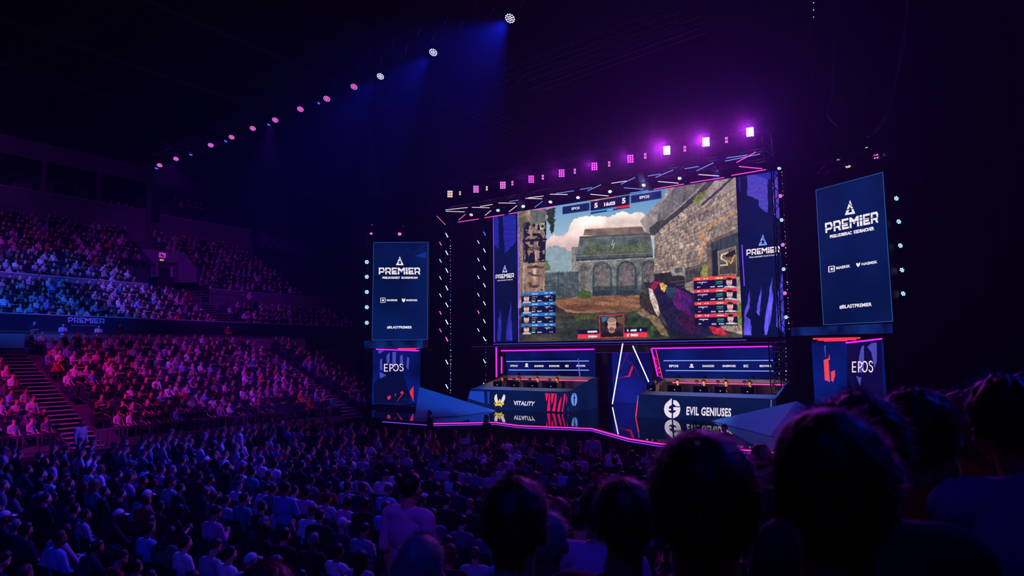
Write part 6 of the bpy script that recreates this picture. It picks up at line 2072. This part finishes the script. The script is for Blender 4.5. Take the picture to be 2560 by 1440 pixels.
# ---- right-hand block around the camera: people seen from behind
fore = []   # (label, head-top px, width px of the head, pose, hair, hair colour, shirt, sleeve)
FORE = [
    ('person in dark top with a tall dark haircut, the nearest head at bottom centre', 1288, 1188, 166, 'lap', 'short', 'black', 'black', 'long', .0),
    ('big dark silhouetted head before the right desk lettering', 1752, 1074, 262, 'lap', 'short', 'black', 'black', 'long', .0),
    ('largest dark silhouetted head below the right ramp', 2068, 1018, 282, 'lap', 'short', 'black', 'dark', 'long', .0),
    ('dark wavy haired person behind the largest silhouetted head', 2140, 978, 200, 'lap', 'tousled', 'brown', 'navy', 'long', .1),
    ('person with fuzzy round brown hair in a dark red top under the right sponsor screen', 2285, 968, 176, 'lean', 'curly', 'brown', 'red', 'long', .1),
    ('fair curly haired person in a dark top near the right edge', 2422, 974, 160, 'lap', 'curly', 'fair', 'dark', 'long', .1),
    ('person with messy dark hair and pale blue shirt against the right edge', 2510, 938, 175, 'lean', 'tousled', 'dark', 'pale blue', 'long', .1),
    ('person in dark cap and glasses between the two biggest centre heads', 1560, 1192, 150, 'sidelook', 'short', 'black', 'dark', 'long', .6),
    ('curly haired person behind the head with glasses', 1502, 1206, 100, 'lap', 'curly', 'dark', 'lilac', 'short', .3),
    ('person with short reddish hair and dark blue top behind the nearest centre head', 1396, 1243, 62, 'lap', 'short', 'reddish', 'navy', 'short', .0),
    ('person with short fair hair and pale patterned shirt beside the reddish haired one', 1448, 1247, 60, 'lap', 'short', 'brown', 'lilac', 'short', -.1),
    ('older grey haired person in blue shirt just right of the nearest centre head', 1372, 1278, 92, 'lap', 'buzz', 'grey', 'pale blue', 'short', .2),
    ('person with short greyish hair cut off at the bottom centre edge', 1052, 1334, 118, 'lap', 'buzz', 'grey', 'black', 'long', .1),
    ('brown haired head cut off by the bottom edge left of centre', 668, 1402, 150, 'lap', 'short', 'reddish', 'black', 'long', .0),
    ('slim person with short dark hair and dark jacket standing out below the right ramp', 1901, 1108, 52, 'lap', 'short', 'dark', 'black', 'long', .0),
    ('red haired person in a dark top below the standing lilac shirt', 1124, 1358, 38, 'lap', 'short', 'reddish', 'dark', 'short', .0),
    ('person at the right margin with lilac lit hair', 2556, 930, 60, 'crossed', 'short', 'dark', 'dark', 'long', .0),
]
STANDROW = []
for i, (lab, px, py, wpx, ps, hr, hc, sh, sl, turn) in enumerate(FORE):
    kit = near_kit(ps)
    hw = .150 + 2 * {'short': .014, 'buzz': .004, 'curly': .030, 'tousled': .022}.get(hr, .014)
    zd = hw * F / wpx
    top = {'short': .132, 'buzz': .122, 'curly': .150, 'tousled': .14}.get(hr, .13)
    C_ = at(px, py, zd) - Vector((0, 0, top))
    rz = heading(C_.x, C_.y, .05) + turn * -.6
    hp0 = kit.Mh.translation
    loc = C_ - Matrix.Rotation(rz, 3, 'Z') @ hp0
    b = make_person(kit, loc, rz, hr, hc, sh, sl, 1.0, R.choice(SKINS), 10 + i, 2, 2600 if wpx > 90 else 900)
    tag(b, lab, 'person', 'spectators in the seats around the camera')
    STANDROW.append((loc.x, loc.y, loc.z, lab))
    fore.append(b)
if True:
    # the standing man in the lilac shirt
    kit = near_kit('stand', 1.08)
    zd = 5.5
    C_ = at(1028, 1179, zd) - Vector((0, 0, .135))
    rz = heading(C_.x, C_.y, 0) - .25
    loc = C_ - Matrix.Rotation(rz, 3, 'Z') @ kit.Mh.translation
    b = make_person(kit, loc, rz, 'short', 'black', 'lilac', 'short', 1.0, SKINS[0], 31, 2, 900)
    tag(b, 'man standing in a loose lilac shirt with short dark hair, centre of the lower picture', 'person', 'standing people')
    STANDROW.append((loc.x, loc.y, loc.z, 'standing'))
# seats and risers under them
SM = mat('seat_plastic', (20, 22, 34), .5)
grid = {}
for x, y, z, lab in STANDROW:
    st_ = MB().box((x - .36, y - .42, 0), (x + .36, y + .75, z)).build('floor_riser', M_CONC); st_['kind'] = 'structure'
    if lab == 'standing': continue
    se = empty('stadium_seat', (x, y, z)); tag(se, 'dark seat under the ' + ' '.join(lab.split()[:11]), 'seat', 'dark seats under the nearest spectators')
    addp('seat', MB().box((x - .22, y - .2, z + .34), (x + .22, y + .22, z + .385)), SM, se)
    addp('pedestal', MB().box((x - .05, y - .05, z), (x + .05, y + .05, z + .34)), M_DARKMETAL, se)

# ---- people on the floor
seats = []
nrow = 15
for k in range(nrow):
    Y = 19.0 - 1.10 * k
    x = -25.8
    j = 0
    while x < -4.6 - (0 if k < 6 else .0):
        seats.append((k, x + R.uniform(-.05, .05), Y + R.uniform(-.08, .08)))
        x += .60
        j += 1
        if abs(x + 20.2) < .3: x += .9
cand = []
for k, x, y in seats:
    pr = proj((x, y, 1.2))
    if not pr or pr[0] < -45 or pr[0] > 2000 or pr[1] > 1500: continue
    if x > -6.2 and y < 7: continue
    if R.random() < .08: continue
    cand.append((pr[2], k, x, y))
cand.sort()
N_NEAR = 238
near, far = cand[:N_NEAR], cand[N_NEAR:]
rows = {}
for z, k, x, y in near: rows.setdefault(k, []).append((x, y, z))
ch_seat = MB().box((-.21, -.2, .43), (.21, .2, .455)).mesh('seat'); ch_seat.materials.append(SM)
ch_back = MB().box((-.21, -.235, .62), (.21, -.215, .86)).mesh('backrest'); ch_back.materials.append(SM)
mb = MB()
for s in (-1, 1):
    mb.tube([(s * .2, -.25, .88), (s * .2, -.16, .44), (s * .2, .22, 0)], .012, 5).tube([(s * .2, .16, .43), (s * .2, -.26, 0)], .012, 5)
ch_fr = mb.mesh('frame'); ch_fr.materials.append(M_DARKMETAL)
POSES = [('lap', 8), ('crossed', 3), ('lean', 2), ('phone', 2), ('sidelook', 2)]
HK = [('short', 11), ('tousled', 3), ('curly', 1.5), ('long', 1.6), ('cap', 2), ('buzz', 2), ('tail', .6), ('bun', .5)]
HC = [('black', 4), ('dark', 5), ('brown', 3), ('fair', 1), ('grey', .5), ('reddish', .5)]
for k, lst in rows.items():
    lst.sort(key=lambda t: -t[0])
    for i, (x, y, z) in enumerate(lst):
        ps, hk, sh = wpick(POSES), wpick(HK), wpick(SHIRT_W)
        hc = wpick(HC) if hk != 'cap' else R.choice(['black', 'navy', 'white', 'grey'])
        sl = R.choice(['short', 'long'])
        rz = heading(x, y)
        b = make_person(KITS[ps], (x, y, 0), rz, hk, hc, sh, sl, R.uniform(.95, 1.05), None, 1 + R.randrange(3))
        hd = {'short': 'short %s hair', 'tousled': 'messy %s hair', 'curly': 'curly %s hair', 'long': 'long %s hair', 'cap': '%s cap', 'buzz': 'cropped %s hair', 'tail': '%s ponytail', 'bun': '%s hair bun'}[hk] % hc
        tag(b, '%s %s, %s, %s from the right in %s floor row from stage' % (sh, 'T-shirt' if sl == 'short' else 'sweater', hd, ordinal(i + 1), ordinal(k + 1)), 'person', 'seated spectators on the arena floor')
        if len(lst) and z < 15.5:
            c = empty('folding_chair', (x, y, 0), rz)
            link('seat', ch_seat, c); link('backrest', ch_back, c); link('frame', ch_fr, c)
            tag(c, 'black folding chair, %s from the right in %s floor row from stage' % (ordinal(i + 1), ordinal(k + 1)), 'chair', 'folding chairs on the arena floor')
# remaining chairs of the floor
mb = MB()
for z, k, x, y in [c for c in near if c[0] >= 15.5] + far:
    M = Matrix.Translation((x, y, 0)) @ Matrix.Rotation(heading(x, y, 0), 4, 'Z')
    mb.box((-.21, -.2, .43), (.21, .2, .455), 0, M).box((-.21, -.235, .62), (.21, -.215, .86), 0, M)
    for sx in (-.19, .19):
        for sy in (-.2, .18): mb.box((sx - .01, sy - .01, 0), (sx + .01, sy + .01, .43), 0, M)
o = mb.build('floor_chairs', SM); tag(o, 'rows of black folding chairs farther back across the arena floor', 'chairs', None, 'stuff')
o = crowd_mesh('floor_crowd', FK, [(x, y, 0, heading(x, y), R.uniform(.95, 1.05)) for z, k, x, y in far])
tag(o, 'crowd of seated spectators on the floor before the stage, seen from behind', 'crowd', None, 'stuff')
# ---- left stands
AIS = lambda y: 12.3 < y < 14.1 or 27.9 < y < 29.6
fs, ss = [], []


def fill_row(x, z, y0, y1, occ, seat=True, sp=.58):
    y = y0
    while y < y1:
        yy = y + R.uniform(-.05, .05)
        pr = proj((x, yy, z + 1))
        if pr and pr[0] > -50 and not AIS(yy):
            if R.random() < occ: fs.append((x + R.uniform(-.06, .06), yy, z, -math.radians(90) + math.radians(28) + R.gauss(0, .13), R.uniform(.94, 1.06)))
            if seat: ss.append((x, yy, z))
        y += sp


for i, (x, z) in enumerate(lower_rows): fill_row(x - .5, z, 6, 32.0 - .06 * i, .95)
lo = fs; fs = []
o = crowd_mesh('lower_stand_crowd', FK, lo); tag(o, 'crowd of spectators filling the pink lit lower stand on the left', 'crowd', None, 'stuff')
for i, (x, z) in enumerate(upA):
    fill_row(x - .5, z, 6, 28.9, .95)
    if i < 5: fill_row(x - .5, z, 30.4, 42, .85)
for i, (x, z) in enumerate(upB):
    if i < 5:
        fill_row(x - .5, z, 6, 25.0, .94)
        fill_row(x - .5, z, 30.6, 40.6 - .1 * i, .92)
    else:
        fill_row(x - .5, z, 6, 28.9, .93 - .03 * max(0, i - 8))
        fill_row(x - .5, z, 30.6, 41 - .28 * (i - 4), .92)
o = crowd_mesh('upper_stand_crowd', FK, fs); tag(o, 'crowd of spectators filling the violet and blue lit upper stand', 'crowd', None, 'stuff')
mb = MB()
for x, y, z in ss:
    mb.box((x - .2, y - .22, z + .40), (x + .2, y + .22, z + .44)).box((x - .27, y - .22, z + .44), (x - .23, y + .22, z + .82))
o = mb.build('stand_seats', mat('stand_seat_plastic', (40, 40, 70), .5)); tag(o, 'rows of dark tip-up seats in the left stands', 'seats', None, 'stuff')


# ---- named single people
def stand_at(px, py, z_floor, label, kit='stand', rz=None, hair='short', hc='dark', shirt='black', sleeve='long', group='standing people'):
    kt = KITS[kit]
    p = hitZ(px, py, z_floor + 1.75)
    r = heading(p.x, p.y, .1) if rz is None else rz
    b = make_person(kt, (p.x, p.y, z_floor), r, hair, hc, shirt, sleeve, 1.0)
    return tag(b, label, 'person', group)


stand_at(714, 1206, 0, 'person standing among the floor seats in a pale blue long shirt', 'stand_crossed', None, 'short', 'dark', 'pale blue', 'long')
stand_at(1364, 1110, 0, 'person standing among the floor seats in a grey blue T-shirt before the left desk', 'stand', None, 'short', 'black', 'grey', 'short')
stand_at(702, 1048, 0, 'person in black standing at the foot of the left stand', 'stand', None, 'short', 'black', 'black')
stand_at(600, 1064, 0, 'person in pale T-shirt standing at the left side of the floor', 'stand', None, 'short', 'dark', 'white', 'short')
stand_at(205, 1050, 0, 'person in pale clothes standing at the foot of the lower stair', 'stand', -1.2, 'short', 'fair', 'white', 'long')
stand_at(1482, 1079, 0, 'person in pale shirt standing in the front floor rows below the centre display', 'stand', None, 'short', 'dark', 'pale grey', 'short')
stand_at(1074, 1026, .25, 'dark silhouetted steward standing at the stage edge before the left ramp', 'stand', 2.6, 'short', 'black', 'black', 'long', 'stewards at the stage edge')
stand_at(1216, 1038, .1, 'dark silhouetted steward standing at the stage edge below the left desk emblem', 'stand', 2.8, 'short', 'black', 'black', 'long', 'stewards at the stage edge')
stand_at(1811, 1060, .3, 'dark silhouetted steward standing before the right ramp', 'stand', 2.8, 'short', 'black', 'black', 'long', 'stewards at the stage edge')
pa = hitX(624, 728, -51.0)
b = make_person(KITS['stand_crossed'], (pa.x, pa.y, pa.z - 1.75), -1.2, 'buzz', 'dark', 'white', 'long'); tag(b, 'person in pale top standing against the wall below the upper stand', 'person', 'standing people')
for k, (x, y) in enumerate(((258, 458), (280, 464), (299, 468), (318, 467), (333, 474))):
    p = hitX(x, y, -65.2)
    b = make_person(KITS['stand' if k % 2 else 'stand_crossed'], (p.x, p.y, 17.2), -1.3, 'short', 'dark', 'white' if k in (0, 3) else 'dark', 'short'); tag(b, ordinal(k + 1) + ' from the left of the people standing in a hospitality box', 'person', 'people in the hospitality box')
for k, (x, y) in enumerate(((437, 495), (454, 501), (473, 497), (491, 505), (501, 507))):
    p = hitX(x, y, -65.2)
    b = make_person(KITS['lap'], (p.x, p.y, p.z - 1.31), -1.2, 'short', 'dark', 'pale grey' if k == 1 else 'dark', 'short'); tag(b, ordinal(k + 1) + ' from the left of people seated in the dark box past the columns', 'person', 'people in the far box')
    o = MB().box((p.x - .3, p.y - .3, 17.2), (p.x + .25, p.y + .3, p.z - .87)).build('armchair', SM); tag(o, 'dark armchair of the %s person from the left in the far box' % ordinal(k + 1), 'chair', 'armchairs in the far box')
for k, (x, y, sh) in enumerate(((158, 808, 'pale blue'), (247, 812, 'white'), (300, 808, 'black'), (570, 811, 'red'), (86, 802, 'navy'))):
    p = hitX(x, y, -44.3)
    b = make_person(KITS['stand_phone' if False else 'stand_crossed'], (p.x, p.y, 4.6), -1.3, 'short', 'dark', sh, 'short', min(1.05, max(.9, (p.z - 4.6) / 1.75))); tag(b, 'person in %s top standing on the walkway behind the glass barrier' % sh, 'person', 'people on the walkway')

# ---- players and coaches
HS = mat('headset_black', (14, 14, 16), .4)


def headset(b, kit):
    mb = MB()
    mb.tube([(.092 * math.cos(a), -.005, .02 + .125 * math.sin(a)) for a in np.linspace(0, PI, 11)], .012, 6)
    for s in (-1, 1): mb.ball((s * .088, -.005, -.005), (.022, .036, .044), 8, 6)
    mb.tube([(.09, .02, -.03), (.08, .09, -.075), (.03, .12, -.08)], .004, 5)
    o = mb.build('headset', HS, b); o.matrix_local = kit.Mh


for side, xs_, zf in (('left', [(1257, 960), (1300, 955), (1345, 955), (1395, 957)], None), ('right', [(1640, 966), (1694, 957), (1760, 952), (1815, 952), (1876, 956)], None)):
    for k, (x, y) in enumerate(xs_):
        p = hitY(x, y, 30.2)
        kt = KITS['phone']
        sc = 1.0
        b = make_person(kt, (p.x, 30.25, DECK + .32), PI + R.gauss(0, .15), 'short', 'dark', 'black' if side == 'right' else 'dark', 'long', 1.0)
        headset(b, kt)
        tag(b, '%s player with black headset from the left behind the %s desk' % (ordinal(k + 1), side), 'person', 'players at the desks')
        g = empty('gaming_chair', (p.x, 30.3, DECK + .32)); tag(g, 'dark gaming chair of the %s player from the left at the %s desk' % (ordinal(k + 1), side), 'chair', 'gaming chairs')
        addp('seat', MB().box((p.x - .25, 29.95, DECK + .70), (p.x + .25, 30.5, DECK + .76)), SM, g)
        addp('backrest', MB().box((p.x - .24, 30.5, DECK + .76), (p.x + .24, 30.58, DECK + 1.42)), SM, g)
        addp('pedestal', MB().tube([(p.x, 30.25, DECK + .32), (p.x, 30.25, DECK + .70)], .04, 8), M_DARKMETAL, g)
for side, xs_ in (('left', [(1298, 934), (1344, 933), (1400, 934)]), ('right', [(1697, 940), (1762, 939), (1812, 940), (1881, 942)])):
    for k, (x, y) in enumerate(xs_):
        p = hitY(x, y, 32.0)
        b = make_person(KITS['stand_crossed'], (p.x, 32.0, DECK), PI, 'cap' if k == 1 else 'short', 'black', 'black', 'long', 1.0); headset(b, KITS['stand_crossed'])
        tag(b, '%s coach from the left standing behind the back wall of the %s desk' % (ordinal(k + 1), side), 'person', 'coaches behind the desks')
for side, lst in (('left', [z5(470, 690) + z5(600, 790), z5(735, 695) + z5(880, 790), z5(1015, 735) + z5(1180, 840), z5(1305, 745) + z5(1480, 850)]), ('right', [z6(625, 650) + z6(740, 730), z6(905, 665) + z6(1090, 745), z6(1240, 640) + z6(1440, 745), z6(1530, 645) + z6(1680, 750), z6(1875, 645) + z6(2060, 760)])):
    for k, (xa, ya, xb, yb) in enumerate(lst):
        A, B = hitY(xa, ya, 29.1), hitY(xb, yb, 29.1)
        o = empty('monitor', ((A.x + B.x) / 2, 29.1, 2.16 if False else 3.4)); o.location.z = 2.16
        tag(o, '%s black monitor from the left on the %s player desk' % (ordinal(k + 1), side), 'monitor', 'monitors on the desks')
        zb_ = 2.16 + .14
        addp('screen_back', MB().box((A.x, 29.08, zb_), (B.x, 29.14, zb_ + .40)), M_BLACK, o)
        addp('stand', MB().box(((A.x + B.x) / 2 - .03, 29.1, 2.16), ((A.x + B.x) / 2 + .03, 29.2, zb_ + .05)).box(((A.x + B.x) / 2 - .13, 29.05, 2.16), ((A.x + B.x) / 2 + .13, 29.3, 2.18)), M_DARKMETAL, o)
        addp('screen_face', MB().box((A.x + .02, 29.14, zb_ + .02), (B.x - .02, 29.15, zb_ + .38)), emat('monitor_glow', (255, 190, 140), 22.0, True), o)
        addp('power_light', MB().ball(((A.x + B.x) / 2, 29.07, zb_ + .2), .018, 6, 4), emat('pin_white', (240, 240, 255), 2.0), o)
for k, (x, y) in enumerate((z6(1290, 605), z6(1570, 610), z6(1925, 612), z5(798, 690), z5(1050, 690), z5(1370, 700))):
    p = hitY(x, y, 29.6)
    o = empty('desk_camera', (p.x, 29.6, 2.16)); tag(o, '%s small black player camera on a stalk, counting the right desk first' % ordinal(k + 1), 'camera', 'player cameras')
    addp('stalk', MB().tube([(p.x, 29.6, 2.16), (p.x, 29.6, p.z)], .015, 5), M_DARKMETAL, o)
    addp('camera_body', MB().ball((p.x, 29.6, p.z), (.09, .11, .08), 8, 6), M_BLACK, o)
